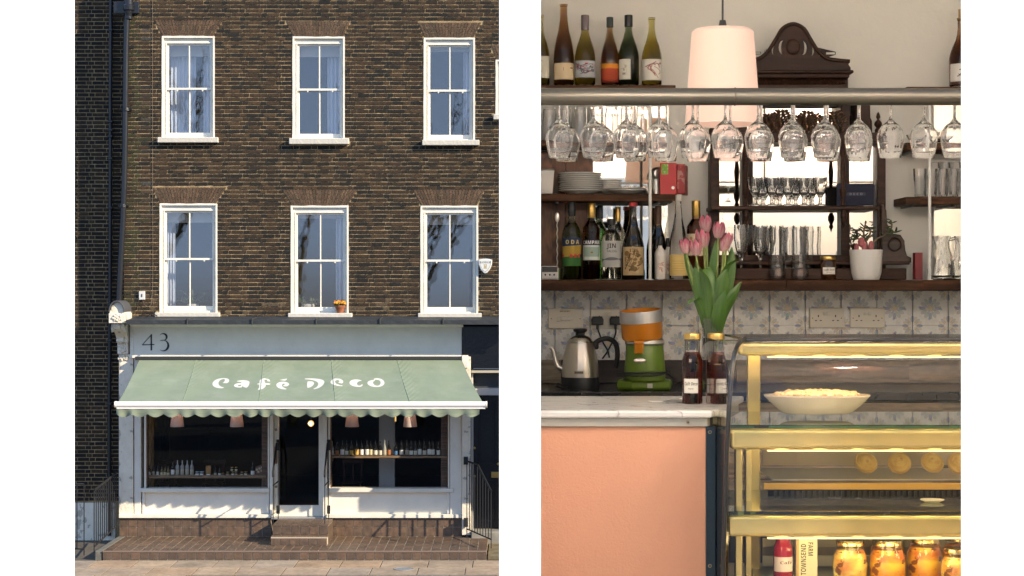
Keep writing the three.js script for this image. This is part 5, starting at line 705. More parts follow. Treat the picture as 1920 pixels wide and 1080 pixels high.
  for (const hd of heads) { const [g, p] = head(...hd); const f = part(t, 'tulip_head', g, petM); f.position.copy(p); const b = q(1337 + (hd[0] - 1337) * .12, 690, 0); part(t, 'stem', tube([b, q(lerp(1337, hd[0], .35), 590, p.z * .4), q(lerp(1337, hd[0], .8), lerp(590, hd[1], .6), p.z * .8), p.clone().add(V(0, .004, 0))], .0036, 26, 7), stemM); }
  const leaf = (pts, w, tw = 0, cup = .25) => { const cv = new THREE.CatmullRomCurve3(pts), N = 26; part(t, 'leaf', grid(6, N, (u, v) => { const p = cv.getPoint(v), tg = cv.getTangent(v), ang = tw * v; let side = V(Math.cos(ang), 0, Math.sin(ang)); side.sub(tg.clone().multiplyScalar(side.dot(tg))).normalize(); const nn = tg.clone().cross(side), ww = w * Math.pow(Math.sin(PI * Math.min(1, .08 + .92 * Math.pow(v, .8))), .75) * (v > .999 ? 0 : 1), k = (u - .5) * 2; return p.addScaledVector(side, k * ww).addScaledVector(nn, cup * ww * k * k).toArray(); }), leafM); };
  leaf([q(1334, 640, .0), q(1325, 590, .02), q(1310, 540, .03), q(1300, 500, .03)], .026, .2); leaf([q(1336, 640, .01), q(1330, 580, .03), q(1324, 530, .04), q(1318, 505, .05), q(1330, 520, .065), q(1334, 555, .07)], .019, 0); leaf([q(1340, 640, 0), q(1345, 580, .03), q(1352, 530, .04), q(1360, 505, .04)], .027, -.2); leaf([q(1338, 640, -.01), q(1340, 560, -.01), q(1338, 500, 0), q(1342, 450, .0)], .019, .1); leaf([q(1342, 640, 0), q(1356, 570, -.01), q(1370, 500, -.01), q(1373, 462, -.01)], .022, .3); leaf([q(1340, 640, .01), q(1352, 590, .03), q(1372, 555, .04), q(1388, 528, .03)], .021, -.5); leaf([q(1335, 640, 0), q(1318, 590, .02), q(1302, 562, .03), q(1284, 572, .04)], .016, .6); leaf([q(1332, 640, -.01), q(1312, 560, -.01), q(1292, 500, -.02), q(1283, 472, -.02)], .013, .4); leaf([q(1340, 640, .015), q(1344, 600, .04), q(1350, 565, .05), q(1356, 545, .05)], .022, .1); leaf([q(1342, 620, 0), q(1350, 540, .02), q(1365, 500, .03), q(1384, 485, .04)], .014, -.7); leaf([q(1334, 620, -.01), q(1322, 540, -.02), q(1305, 490, -.02)], .018, .2);
}
// ---------------------------------------------------------------- kettle, juicer, switches
{
  const H = Y(727, 7.5), d = 7.45, s = d / F, K = thing('kettle', 'brushed steel gooseneck kettle with black handle on a black base', 'kettle', [X(1088, d), H + .0005, -d]);
  const r = 34.5 * s; part(K, 'base', lathe([[0, 0], [r * 1.04, 0], [r * 1.05, .006], [r * 1.03, .03], [r * 1.0, .045], [0, .045]], 40), phys([.008, .009, .012], .4));
  part(K, 'body', lathe([[r * 1.0, .0455], [r * 1.0, .07], [r * .97, .10], [r * .88, .14], [r * .76, .17], [r * .70, .182]], 48), mat([.58, .545, .48], .3, { metalness: 1 }));
  part(K, 'lid', lathe([[r * .70, .182], [r * .69, .186], [r * .58, .199], [r * .42, .207], [r * .3, .209]], 40), mat([.42, .39, .33], .25, { metalness: 1 })); part(K, 'lid_knob', lathe([[r * .36, .208], [r * .26, .212], [r * .26, .222], [r * .38, .228], [r * .38, .236], [r * .3, .239], [0, .239]], 28), M.black);
  const sp = []; const sc = new THREE.CatmullRomCurve3([V(-r * .92, .075, 0), V(-r * 1.18, .085, 0), V(-r * 1.36, .115, 0), V(-r * 1.50, .155, 0), V(-r * 1.66, .164, 0)]); { const n = 30, m = 12, g = grid(m, n, (u, v) => { const p = sc.getPoint(v), tg = sc.getTangent(v), nx = V(-tg.y, tg.x, 0), rr = lerp(.0145, .0062, Math.pow(v, .7)), a = u * TAU; return [p.x + nx.x * Math.cos(a) * rr, p.y + nx.y * Math.cos(a) * rr, Math.sin(a) * rr]; }); part(K, 'spout', g, mat([.58, .55, .5], .28, { metalness: 1 })); }
  part(K, 'handle', [tube([[r * .72, .175, 0], [r * 1.05, .192, 0], [r * 1.5, .198, 0], [r * 1.9, .18, 0], [r * 2.02, .13, 0], [r * 1.9, .08, 0]], .0105, 40, 10), bev(r * .62, r * 1.0, .155, .182, -.012, .012, .008)], phys([.008, .008, .008], .45));
  part(K, 'logo', wrap(r * 1.004, .060, .072, .5, -.12), mat([.4, .38, .34], .35, { metalness: .8, map: ctex(128, 40, g => { g.fillStyle = '#e8e4da'; g.fillRect(0, 0, 128, 40); g.fillStyle = '#222'; g.font = 'italic bold 28px serif'; g.fillText('Brewista', 8, 30); }) }));
  part(K, 'cable', tube([[-r * .7, .006, .06], [-r * 1.1, .006, .055], [-r * 1.32, .012, .04], [-r * 1.2, .02, .03], [-r * 1.0, .012, .03]], .0035, 24, 6), M.black);
  // juicer
  const dj = 7.34, sj = dj / F, jx = X(1209, dj), Jt = thing('citrus_juicer', 'green electric citrus juicer with orange bowl and steel ring', 'juicer', [jx, H + .0005, -dj]);
  const u = 1 / 6 * sj; // zoom pixels to metres
  const green = phys([.115, .20, .012], .28), orange = phys([.62, .215, .012], .3), J = (zx, zy) => [(zx - 355) * u, (1040 - zy) * u];
  part(Jt, 'foot', extr([[-310 * u, 0], [-150 * u, -.035], [280 * u, -.03], [310 * u, .02], [250 * u, .07], [-260 * u, .07]].map(p => [p[0], p[1]]), 0, 120 * u, .012).rotateX(-PI / 2).scale(1, 1, -1).scale(1, 1, -1), green);
  part(Jt, 'drip_well', lathe([[0, .001], [.03, .001], [.042, .003], [.044, 0]], 28).scale(1.1, 1, .6).translate(-.04, 120 * u, .02), phys([.005, .005, .005], .3));
  part(Jt, 'body', lathe([[230 * u, 110 * u], [233 * u, 200 * u], [222 * u, 330 * u], [210 * u, 500 * u], [205 * u, 512 * u]], 40).scale(1, 1, .85), green);
  part(Jt, 'collar', lathe([[205 * u, 500 * u], [225 * u, 520 * u], [222 * u, 560 * u], [190 * u, 580 * u]], 40).scale(1, 1, .85), steel);
  const bowl = part(Jt, 'bowl', lathe([[100 * u, 565 * u], [190 * u, 568 * u], [222 * u, 585 * u], [232 * u, 620 * u], [235 * u, 900 * u], [228 * u, 900 * u], [222 * u, 640 * u], [0, 620 * u]], 44), orange);
  const ring = part(bowl, 'steel_ring', lathe([[236 * u, 770 * u], [243 * u, 775 * u], [240 * u, 880 * u], [236 * u, 905 * u], [228 * u, 905 * u]], 44), mat([.62, .62, .62], .4, { metalness: .9 }));
  part(bowl, 'reamer', lathe([[70 * u, 640 * u], [66 * u, 760 * u], [52 * u, 840 * u], [25 * u, 880 * u], [0, 885 * u]], 20), M.black);
  for (const m of [bowl]) { m.rotation.x = .10; m.rotation.z = .075; m.position.set(.006, 0, -.02); }
  part(Jt, 'spout', extr([[-50 * u, 0], [50 * u, 0], [52 * u, 140 * u], [-52 * u, 140 * u]], 0, .022, .006).rotateX(.32).translate(-85 * u, 432 * u, 200 * u), orange);
  part(Jt, 'badge', new THREE.SphereGeometry(1, 24, 10).scale(70 * u, 30 * u, .004).rotateX(-.08).translate(-70 * u, 335 * u, 190 * u), steel);
  part(Jt, 'rating_plate', bev(20 * u, 80 * u, 25 * u, 75 * u, .0715, .0735, .001, 1).translate(0, 0, -.038), mat([.6, .58, .54], .5));
  part(Jt, 'cable', [tube([[-320 * u, 190 * u, .07], [-150 * u, 200 * u, .085], [60 * u, 205 * u, .088], [230 * u, 190 * u, .07], [310 * u, 120 * u, .05], [290 * u, 40 * u, .075]], .0042, 40, 6), tube([[-320 * u, 170 * u, .07], [-100 * u, 170 * u, .09], [150 * u, 180 * u, .088], [260 * u, 215 * u, .06]], .0042, 30, 6)], M.black);
  // sockets and switches
  const ivory = phys([.70, .66, .55], .3), dz = 7.868; let sx = 0;
  const plate = (name, label, cat, px0, px1, py0, py1) => { const t = thing(name, label, cat, [X((px0 + px1) / 2, dz), Y((py0 + py1) / 2, dz), -dz + .002]), w = (px1 - px0) / 2 * dz / F, h = (py1 - py0) / 2 * dz / F; part(t, 'plate', bev(-w, w, -h, h, 0, .011, .003), ivory); for (const k of [-1, 1]) part(t, 'screw', new THREE.CylinderGeometry(.0028, .0028, .002, 10).rotateX(PI / 2).translate(k * w * .83, -.001, .0115), mat([.3, .25, .15], .4, { metalness: .8 })); return t; };
  const sock = (t) => { for (const k of [-1, 1]) { for (const [x, y, a, b] of [[.0, .008, .0022, .0045], [-.010, -.011, .0038, .0020], [.010, -.011, .0038, .0020]]) part(t, 'socket_hole', box(-a, a, -b, b, .0108, .0115).translate(k * .036 + x, y, 0), M.black); part(t, 'rocker', bev(-.007, .007, .012, .026, .01, .0165, .002).translate(k * .009, 0, 0), ivory); } };
  sock(plate('double_socket', 'white double socket under the shelf end with the glass carafes', 'socket', 1517, 1582, 577, 615)); sock(plate('double_socket', 'white double socket under the potted jade plant', 'socket', 1593, 1658, 577, 615)); sock(plate('double_socket', 'white double socket with two black plugs in it', 'socket', 1107, 1172, 579, 616));
  const dm = plate('dimmer_switch', 'ivory dimmer switch plate with three round knobs above the kettle', 'switch', 1028, 1093, 578, 616); for (let i = 0; i < 3; i++) part(dm, 'knob', lathe([[.0085, 0], [.0085, .008], [.0075, .0105], [0, .0108]], 20).rotateX(PI / 2).translate(-.010 + i * .0245 * .62, -.002, .011), phys([.76, .73, .65], .3)); part(dm, 'switch', bev(-.006, .006, -.011, .011, .01, .014, .002).translate(-.031, -.002, 0), ivory); part(dm, 'text_strip', grid(1, 1, (u, v) => [lerp(-.026, .02, u), lerp(.034, .027, v), .0113]), mat([.8, .76, .64], .5, { map: ctex(128, 24, g => { g.fillStyle = '#d8d0b8'; g.fillRect(0, 0, 128, 24); g.fillStyle = '#55503f'; g.font = 'bold 18px sans-serif'; g.fillText('BAR  LTS  W', 6, 19); }) }));
  for (const [px, lab, pts] of [[1119.5, 'black plug nearer the kettle, pushed into the socket', [[0, -.016, .03], [.006, -.05, .032], [.022, -.09, .05], [.04, -.125, .09], [.045, -.15, .12]]], [1153.5, 'black plug nearer the juicer, pushed into the socket', [[0, -.016, .03], [0, -.05, .032], [-.014, -.085, .05], [-.04, -.13, .09], [-.06, -.155, .12]]]]) { const t = thing('plug', lab, 'plug', [X(px, dz), Y(601, dz), -dz + .0135]); part(t, 'plug_body', extr([[-.024, -.018], [.024, -.018], [.026, .004], [.020, .018], [-.020, .018], [-.026, .004]], 0, .032, .005), phys([.008, .008, .008], .4)); part(t, 'cord_grip', rod(V(0, -.016, .018), V(0, -.036, .022), .006, 10), M.black); part(t, 'cord', tube([[0, -.03, .021], ...pts.slice(1)], .0036, 30, 6), M.black); }
}
// ---------------------------------------------------------------- crockery and glass on the shelves
{
  const china = phys([.74, .72, .67], .2), R = rng(15);
  const plateG = r => lathe([[0, .003], [r * .55, .002], [r * .6, 0], [r * .64, .002], [r * .7, .005], [r, .013], [r, .0155], [r * .97, .0155], [r * .7, .009], [r * .62, .006], [0, .0055]], 40);
  const stack = (px, wpx, d, n, step, label, group) => { const r = wpx / 2 * d / F, g = plateG(r); for (let i = 0; i < n; i++) { const p = solo('plate', label, 'plate', g, china, group); p.position.set(X(px, d) + (R() - .5) * .006, Y(364, d) + .0008 + i * step, -d + (R() - .5) * .004); } };
  stack(1089, 82, 7.75, 9, .0088, 'white plate in the tall stack on the wooden shelf', 'plates in the tall stack'); stack(1143, 46, 7.79, 6, .0085, 'small white plate in the stack behind the tall stack', 'small plates behind the tall stack'); stack(1175, 78, 7.74, 2, .0075, 'white plate in the low pile beside the white pole', 'plates in the low pile');
  const pan = thing('metal_tin', 'dull metal loaf tin on the plate shelf against the white wall', 'tin', [X(1024, 7.74), Y(364, 7.74) + .0008, -7.74]); part(pan, 'tin', lathe([[0, .001], [.036, 0], [.046, .095], [.05, .097], [.05, .1], [.044, .1], [.035, .003], [0, .003]], 4).rotateY(PI / 4).scale(1, 1, 1.1), mat([.42, .40, .36], .4, { metalness: .8 })); part(pan, 'rim', new THREE.TorusGeometry(.049, .003, 6, 4).rotateX(PI / 2).rotateY(PI / 4).translate(0, .099, 0).scale(1, 1, 1.1), mat([.5, .48, .44], .3, { metalness: .9 }));
  const tin = thing('red_tin', 'bright red tin dispenser with a picture panel on the shelf end', 'tin', [X(1262, 7.6), Y(365, 7.6) + .001, -7.66]); { const h = 60 * 7.6 / F; const b = part(tin, 'case', bev(-.046, .022, 0, h, -.05, .03, .003), phys([.42, .012, .016], .35)); part(tin, 'side_face', bev(.0225, .056, .004, h - .004, -.12, .02, .003), mat([.5, .5, .5], .5, { map: dtex(64, (u, v) => fbm(u, v, 6, 3) > .5 ? [.75, .14, .16] : [.85, .6, .55], 9) })); part(tin, 'picture', box(-.040, -.012, h * .64, h * .96, .029, .0312), mat([.7, .7, .7], .5, { map: dtex(64, (u, v) => fbm(u, v, 5, 3) > .5 ? [.55, .75, .2] : [.85, .85, .75], 30) })); part(tin, 'lock', new THREE.CylinderGeometry(.0065, .0065, .004, 18).rotateX(PI / 2).translate(.008, h * .22, .031), steel); tin.rotation.y = -.18; }
  solo('measuring_cup', 'small round steel measuring cup beside the red tin', 'cup', lathe([[0, .03], [.018, .027], [.026, .015], [.027, 0], [.025, 0], [.02, .02], [0, .026]], 24).rotateX(PI / 2).rotateY(.2).translate(X(1231, 7.75), Y(326, 7.75), -7.75 + .02), steel);
  solo('steel_shaker', 'steel cylinder standing between the white pole and the red tin', 'shaker', lathe([[0, 0], [.018, 0], [.02, .06], [.017, .062], [0, .062]], 24).translate(X(1231, 7.72), Y(364, 7.72) + .0008, -7.72), steel);
  const tumG = (h, r) => lathe([[0, 0], [r * .8, 0], [r, h], [r * .95, h], [r * .76, .008], [0, .008]], 24, .9), clear = phys([1, 1, 1], 0, { transmission: 1, thickness: .01, ior: 1.47 });
  const row = (n, px0, px1, base, d, h, r, label, group, flip, cat = 'glass', nm = 'tumbler') => { const g = tumG(h, r); if (flip) g.rotateX(PI).translate(0, h, 0); for (let i = 0; i < n; i++) { const o = solo(nm, label, cat, g, clear, group); o.position.set(X(lerp(px0, px1, n > 1 ? i / (n - 1) : .5), d), Y(base, d) + .0008, -d); } };
  row(7, 1030, 1205, 263, 7.7, .135, .031, 'upturned tumbler on the shelf behind the hanging wine glasses', 'upturned tumblers on the shelf', true);
  row(5, 1725, 1806, 369, 7.69, .115, .028, 'straight clear tumbler on the shelf beside the white pole', 'tumblers on the short shelf', false);
  row(4, 1752, 1812, 369, 7.8, .15, .03, 'tall upturned tumbler at the back of the shelf beside the white pole', 'tall tumblers at the back', true);
  // bowls
  const bw = (px, w, d, label) => { const r = w / 2 * d / F; solo('glass_bowl', label, 'bowl', lathe([[0, 0], [r * .4, 0], [r * .8, r * .4], [r, r * .8], [r * .97, r * .8], [r * .76, r * .42], [r * .36, .005], [0, .005]], 32, .9).translate(X(px, d), Y(267, d) + .0008, -d), clear); };
  bw(1762, 52, 7.72, 'larger glass bowl on the shelf behind the hanging glasses'); bw(1716, 34, 7.74, 'small glass bowl on the shelf behind the hanging glasses');
  // goblets on the cabinet shelf
  const gob = lathe([[0, 0], [.026, 0], [.026, .003], [.008, .010], [.006, .03], [.011, .04], [.02, .055], [.029, .085], [.031, .118], [.0295, .118], [.027, .086], [.018, .058], [.006, .045], [0, .044]], 22, .9);
  [[1416, 7.68], [1447, 7.68], [1477, 7.68], [1507, 7.69], [1538, 7.68], [1430, 7.74], [1462, 7.74], [1492, 7.74], [1523, 7.74]].forEach(([px, d]) => { const o = solo('goblet', 'short stemmed cut glass goblet on the cabinet shelf', 'goblet', gob, clear, 'goblets on the cabinet shelf'); o.position.set(X(px, d), Y(386, 7.66) + .001, -d); });
  // flutes and wavy carafes on the long shelf
  const flute = lathe([[0, 0], [.028, 0], [.028, .002], [.006, .008], [.004, .02], [.004, .07], [.008, .085], [.022, .12], [.031, .165], [.030, .225], [.0288, .225], [.0297, .166], [.0205, .122], [.006, .09], [0, .088]], 24, 1.2);
  [[1390, 7.66], [1426, 7.66], [1410, 7.74], [1440, 7.74]].forEach(([px, d]) => { const o = solo('champagne_flute', 'clear champagne flute on the long shelf beside the carafes', 'flute', flute, clear, 'champagne flutes by the carafes'); o.position.set(X(px, d), Y(524.5, 7.56) + .0008, -d); });
  const car = lathe([[0, 0], [.036, 0], [.0375, .01], [.034, .06], [.029, .11], [.0275, .14], [.030, .18], [.0305, .20], [.028, .222], [.0265, .222], [.0288, .2], [.0283, .18], [.0258, .14], [.0272, .11], [.032, .06], [.035, .014], [0, .012]], 28, 1.2);
  [[1456, 7.64], [1499, 7.64], [1474, 7.73], [1512, 7.73], [1526, 7.78]].forEach(([px, d]) => { const o = solo('carafe', 'waisted clear glass carafe standing on the long shelf', 'carafe', car, clear, 'waisted carafes on the long shelf'); o.position.set(X(px, d), Y(524.5, 7.56) + .0008, -d); });
  for (const [px, d, l] of [[1765, 7.68, 'glass water jug with handle beside the red strip'], [1806, 7.72, 'glass water jug half hidden by the white wall']]) { const t = thing('water_jug', l, 'jug', [X(px, d), Y(524.5, 7.56) + .0008, -d]); part(t, 'jug', lathe([[0, 0], [.046, 0], [.056, .015], [.056, .04], [.046, .09], [.034, .13], [.032, .155], [.038, .18], [.036, .18], [.0295, .155], [.0315, .13], [.043, .09], [.053, .04], [.052, .018], [0, .014]], 32, 1.2), clear); part(t, 'handle', tube([[.032, .165, 0], [.06, .168, 0], [.072, .14, 0], [.066, .09, 0], [.05, .07, 0]], .006, 26, 8), clear); }
  // dark jar with label, navy menu, red strip
  const j = thing('dark_jar', 'dark preserve jar with gold lid and Café Deco label on the long shelf', 'jar', [X(1552, 7.66), Y(524.5, 7.56) + .0008, -7.66]); part(j, 'glass', lathe([[0, 0], [.034, 0], [.037, .006], [.0385, .03], [.0375, .06], [.031, .076], [.029, .082], [0, .082]], 28), phys([.035, .012, .004], .08)); part(j, 'lid', lathe([[.0305, .08], [.0315, .082], [.0315, .094], [.030, .096], [0, .0955]], 28), mat([.55, .38, .12], .3, { metalness: 1 })); part(j, 'label', wrap(.0388, .022, .05, 1.4), labelM(g => { g.fillStyle = '#ece8dc'; g.fillRect(0, 0, 192, 100); g.fillStyle = '#2b2622'; g.font = 'italic bold 36px serif'; g.textAlign = 'center'; g.fillText('Café Deco', 96, 48, 170); g.font = '14px serif'; g.fillText('Marmalade', 96, 76); }, 192, 100));
  const mn = thing('menu_book', 'navy blue menu booklet leaning on the cabinet shelf', 'booklet', [X(1606, 7.64), Y(386, 7.66) + .001, -7.66]); part(mn, 'cover', bev(-.078, .074, 0, .09, -.004, .004, .001), mat([.007, .010, .028], .85)); part(mn, 'back_cover', bev(-.07, .083, 0, .086, -.014, -.007, .001), mat([.012, .015, .03], .5)); part(mn, 'lettering', grid(1, 1, (u, v) => [lerp(-.04, .04, u), lerp(.055, .04, v), .0045]), mat([.9, .9, .9], .5, { map: ctex(128, 24, g => { g.fillStyle = '#10152c'; g.fillRect(0, 0, 128, 24); g.fillStyle = '#8d93a8'; g.font = '20px serif'; g.fillText('D  E  C  O', 22, 19); }) }));
  solo('red_strip', 'upright dark red box standing by the white pole', 'box', pb(1716, 1730, 473.5, 524.3, 7.62, .05, .001), mat([.16, .006, .010], .5));
  // pine cones on the cabinet
  const cone = (s, seed) => { const L = [], R = rng(seed); for (let k = 0; k < 10; k++) for (let i = 0; i < 9; i++) { const y = k / 9, r = (.25 + .75 * Math.sin(PI * (.18 + .72 * y))) * .5, a = i * TAU / 9 + k * .62, g = new THREE.SphereGeometry(1, 6, 4).scale(.085, .05, .15); g.rotateX(-.55); g.translate(0, 0, r); g.rotateY(a); g.translate(0, y * 1.05, 0); L.push(g); } return mergeGeometries(L).scale(s, s, s); };
  [[1445, .068, .1], [1467, .082, 0], [1512, .078, -.1], [1536, .068, .25], [1572, .078, .12]].forEach(([px, s, tl], i) => { const o = solo('pine_cone', 'brown open pine cone on top of the mirror cabinet ledge', 'pine cone', cone(s, i).rotateZ(tl), mat([.085, .042, .022], .8), 'pine cones on the cabinet ledge'); o.position.set(X(px, 7.68), Y(247.5, 7.66) + .003, -7.70); });
  // jade plant
  const pt = thing('jade_plant', 'white pot with a jade plant and pink succulents on the long shelf', 'plant', [X(1624, 7.64), Y(524.5, 7.56) + .0008, -7.64]); const pr = 31 * 7.64 / F;
  part(pt, 'saucer', lathe([[0, 0], [pr * .78, 0], [pr * .8, .006], [0, .006]], 32), phys([.72, .70, .65], .3)); part(pt, 'pot', lathe([[0, .006], [pr * .82, .0065], [pr * .92, .03], [pr, .122], [pr * .96, .122], [pr * .93, .108], [0, .105]], 40), phys([.74, .72, .68], .3)); part(pt, 'soil', cyl(pr * .9, pr * .93, .1, .112, 24), mat([.03, .02, .014], .95));
  const st = [], lv = [], JR = rng(23), lg = new THREE.SphereGeometry(1, 8, 5), stemPts = [[[.01, .11, 0], [.0, .15, .01], [-.012, .19, .01], [-.005, .225, .01]], [[.015, .11, 0], [.035, .16, 0], [.08, .185, 0], [.105, .215, .0], [.1, .245, 0]], [[.0, .14, 0], [-.03, .165, .01], [-.045, .17, .01]], [[.085, .19, 0], [.12, .195, .01]], [[.004, .16, 0], [.02, .2, -.01], [.012, .215, -.01]]];
  for (const sp of stemPts) { st.push(tube(sp, .0038, 16, 6)); const cv = new THREE.CatmullRomCurve3(sp.map(p => V(...p))); for (let k = 0; k < 11; k++) { const p = cv.getPoint(.45 + .55 * k / 10), a = JR() * TAU, g = lg.clone().scale(.0045, .0028, .014); g.translate(0, 0, .014); g.rotateX((JR() - .5) * 1.1 - .3); g.rotateY(a); g.translate(p.x, p.y, p.z); lv.push(g); } }
  part(pt, 'stem', st, mat([.16, .12, .07], .8)); part(pt, 'foliage', lv, phys([.03, .065, .022], .35)); for (const [x, y, s] of [[-.045, .125, .010], [-.025, .15, .0155], [-.012, .13, .0125], [.015, .135, .012]]) part(pt, 'succulent', lathe([[0, -.02], [s * .8, -.012], [s, .006], [s * .6, .02], [0, .024]], 12).translate(x, y, .03), mat([.35, .10, .11], .7));
  // bar spoon, dial scale
  const sp = thing('bar_spoon', 'twisted steel bar spoon standing against the wooden panel', 'spoon', [X(1045, 7.68), Y(524.5, 7.56) + .0008, -7.7]); part(sp, 'shaft', tube(Array.from({ length: 40 }, (_, i) => [Math.sin(i) * .0012, .03 + i / 39 * .21, Math.cos(i) * .0012]), .0024, 80, 6), steel); part(sp, 'bowl', new THREE.SphereGeometry(1, 14, 10).scale(.010, .021, .004).translate(0, .258, 0), steel); part(sp, 'holder', lathe([[0, 0], [.012, 0], [.013, .048], [.011, .048], [.010, .004], [0, .004]], 20), steel);
  const sc = thing('kitchen_timer', 'small white and black kitchen timer with three dots at the shelf end', 'timer', [X(1031, 7.62), Y(524.5, 7.56) + .0008, -7.66]); part(sc, 'case', bev(-.034, .034, 0, .056, -.02, .02, .004), mat([.6, .58, .54], .4)); part(sc, 'display', bev(-.032, .032, .031, .053, .018, .0215, .001), M.black); for (const k of [-1, 0, 1]) part(sc, 'button', new THREE.SphereGeometry(.004, 10, 6).translate(k * .018, .02, .02), M.black);
}
// ---------------------------------------------------------------- inside the cafe windows across the street
{
  const Z = ZF, sw = mat([.30, .19, .10], .6, { map: wdT });
  const s1 = thing('window_shelf', 'wooden shelf of jars and small bottles inside the cafe window', 'shelf'); part(s1, 'board', bev(fx(272), fx(498), fy(898), fy(893), Z - .45, Z - .12, .004), sw); part(s1, 'front_lip', bev(fx(275), fx(497), fy(893.5), fy(892), Z - .119, Z - .11, .002), sw);
  const s2 = thing('window_shelf', 'wooden shelf carrying the row of wine bottles inside the cafe window', 'shelf'); part(s2, 'board', bev(fx(617), fx(840), fy(860), fy(856), Z - .5, Z - .12, .004), sw); part(s2, 'bracket', bev(fx(617.5), fx(621), fy(868), fy(860.5), Z - .5, Z - .3, .004), sw);
  const cols = ['#d8d0bc', '#e6e2d6', '#c9b98e', '#b99a3e', '#cfc8b4', '#a8a08a', '#e0dccf', '#a5622c', '#3f6b96', '#d6a64a'].map(c => mat(new THREE.Color(c), .7)), R = rng(90);
  const shapes = { wine: bottleG('burg', .30, .037, 14), bord: bottleG('bord', .29, .036, 14), small: bottleG('spirit', .17, .028, 12), flask: bottleG('bord', .22, .03, 12) };
  const ltxt = ['a cream', 'a white', 'a buff', 'a gold', 'a stone-coloured', 'a grey', 'an off-white', 'a rust-coloured', 'a blue', 'an orange'];
  const wb = (px, base, kind, k, gm, lab, sc = 1, group) => { const h = { wine: .30, bord: .29, small: .17, flask: .22 }[kind], r = { wine: .037, bord: .036, small: .028, flask: .03 }[kind], t = thing(kind === 'wine' || kind === 'bord' ? 'wine_bottle' : 'small_bottle', lab, 'bottle', [fx(px) * (35.26 / 35), fy(base) - .02, Z - .26], group); t.scale.setScalar(sc); part(t, 'glass', shapes[kind], gm); part(t, 'label', wrap(r + .001, h * .12, h * (.36 + .1 * R()), 2.4), cols[k]); t.position.y = Y(base, 35.26); t.position.x = X(px, 35.26); return t; };
  const pxs = [623, 632, 642, 650, 659, 669, 678, 688, 695, 704, 713, 721, 729, 742, 753, 763, 771, 779, 787, 796, 805, 812, 822, 831, 838];
  const ks = [0, 7, 1, 4, 3, 9, 1, 6, 2, 0, 4, 5, 7, 8, 6, 5, 1, 0, 6, 4, 1, 0, 6, 7, 2];
  const clearB = mat([.3, .3, .26], .1);
  pxs.forEach((px, i) => wb(px, 856, i % 3 === 1 ? 'bord' : 'wine', ks[i], i === 0 || i === 11 ? clearB : G_BLACK, `dark wine bottle with ${ltxt[ks[i]]} label in the cafe window row`, .98 + .1 * R(), 'wine bottles in the cafe window row'));
  [[276, 0], [280, 0], [288, 5], [296, 0]].forEach(([px, k]) => wb(px, 893, 'flask', k, G_BLACK, k ? 'dark flask bottle with a grey label on the cafe window shelf' : 'dark flask bottle with a tall cream label on the cafe window shelf', .95, 'dark flasks on the cafe window shelf'));
  [303.5, 309.5, 315.5].forEach(px => wb(px, 893, 'small', 2, mat([.14, .10, .04], .2), 'olive oil bottle with a buff label on the cafe window shelf', 1.05, 'olive oil bottles')); wb(324, 893, 'bord', 6, G_BLACK, 'tall dark bottle with off-white label beside the clear tonic bottles', 1);
  [333, 342, 351, 360].forEach(px => wb(px, 893, 'bord', 5, mat([.28, .28, .26], .12), 'clear tonic bottle with a grey label standing on a tray', 1.05, 'clear tonic bottles'));
  const jar = (px, h, r, lab, lidc, lk, group, base = 893) => { const t = thing('small_jar', lab, 'jar', [X(px, 35.26), Y(base, 35.26), Z - .26], group); part(t, 'jar', lathe([[0, 0], [r, 0], [r, h * .82], [r * .9, h * .86], [0, h * .86]], 14), G_BLACK); part(t, 'lid', cyl(r * .95, r * .95, h * .86, h, 14), lidc); part(t, 'label', wrap(r + .001, h * .15, h * .6, 1.9), cols[lk]); };
  jar(370, .09, .042, 'dark jar with pale blue lid on the cafe window shelf', mat([.4, .5, .6], .4), 1, 'jars with pale blue lids'); jar(378.5, .09, .042, 'dark jar with pale blue lid on the cafe window shelf', mat([.4, .5, .6], .4), 1, 'jars with pale blue lids');
  const bag = thing('coffee_bag', 'copper coloured paper bag on the cafe window shelf', 'bag', [X(391, 35.26), Y(893, 35.26), Z - .26]); part(bag, 'bag', extr([[-.045, 0], [.045, 0], [.05, .17], [.04, .2], [-.042, .2], [-.048, .17]], -.03, .03, .008), mat([.28, .15, .05], .35, { metalness: .4 })); part(bag, 'label', box(-.036, .036, .005, .045, .03, .0312), cols[1]);
  wb(404, 893, 'small', 5, G_BLACK, 'slim dark bottle with grey label beside the copper bag', .95); wb(412, 893, 'small', 1, G_BLACK, 'slim dark bottle with white label beside the copper bag', .95);
  for (const [px, h, k] of [[418, .06, 5], [427, .085, 5], [437, .09, 0], [443, .09, 5], [454, .085, 5], [461, .09, 0]]) jar(px, h, .032, 'small dark jar with gold lid on the cafe window shelf', capM.gold, k, 'small gold lidded jars');
  jar(435, .085, .03, 'small dark jar stacked on another jar in the cafe window', capM.gold, 5, 'stacked small jars', 884); jar(443, .085, .03, 'small dark jar stacked on another jar in the cafe window', capM.gold, 5, 'stacked small jars', 884);
  wb(474, 893, 'flask', 1, G_BLACK, 'dark bottle with white label near the bag of biscuits', 1.25);
  const bb = thing('biscuit_bag', 'brown bag printed with pale squares at the shelf end', 'bag', [X(487, 35.26), Y(893, 35.26), Z - .26]); part(bb, 'bag', extr([[-.08, 0], [.08, 0], [.085, .2], [.03, .22], [-.075, .18]], -.04, .04, .012), mat([.12, .05, .025], .5)); for (const [x, y] of [[-.05, .13], [0, .15], [.045, .17], [.04, .11], [-.02, .09]]) part(bb, 'printed_square', bev(x - .018, x + .018, y - .018, y + .018, .036, .042, .002), cols[5]);
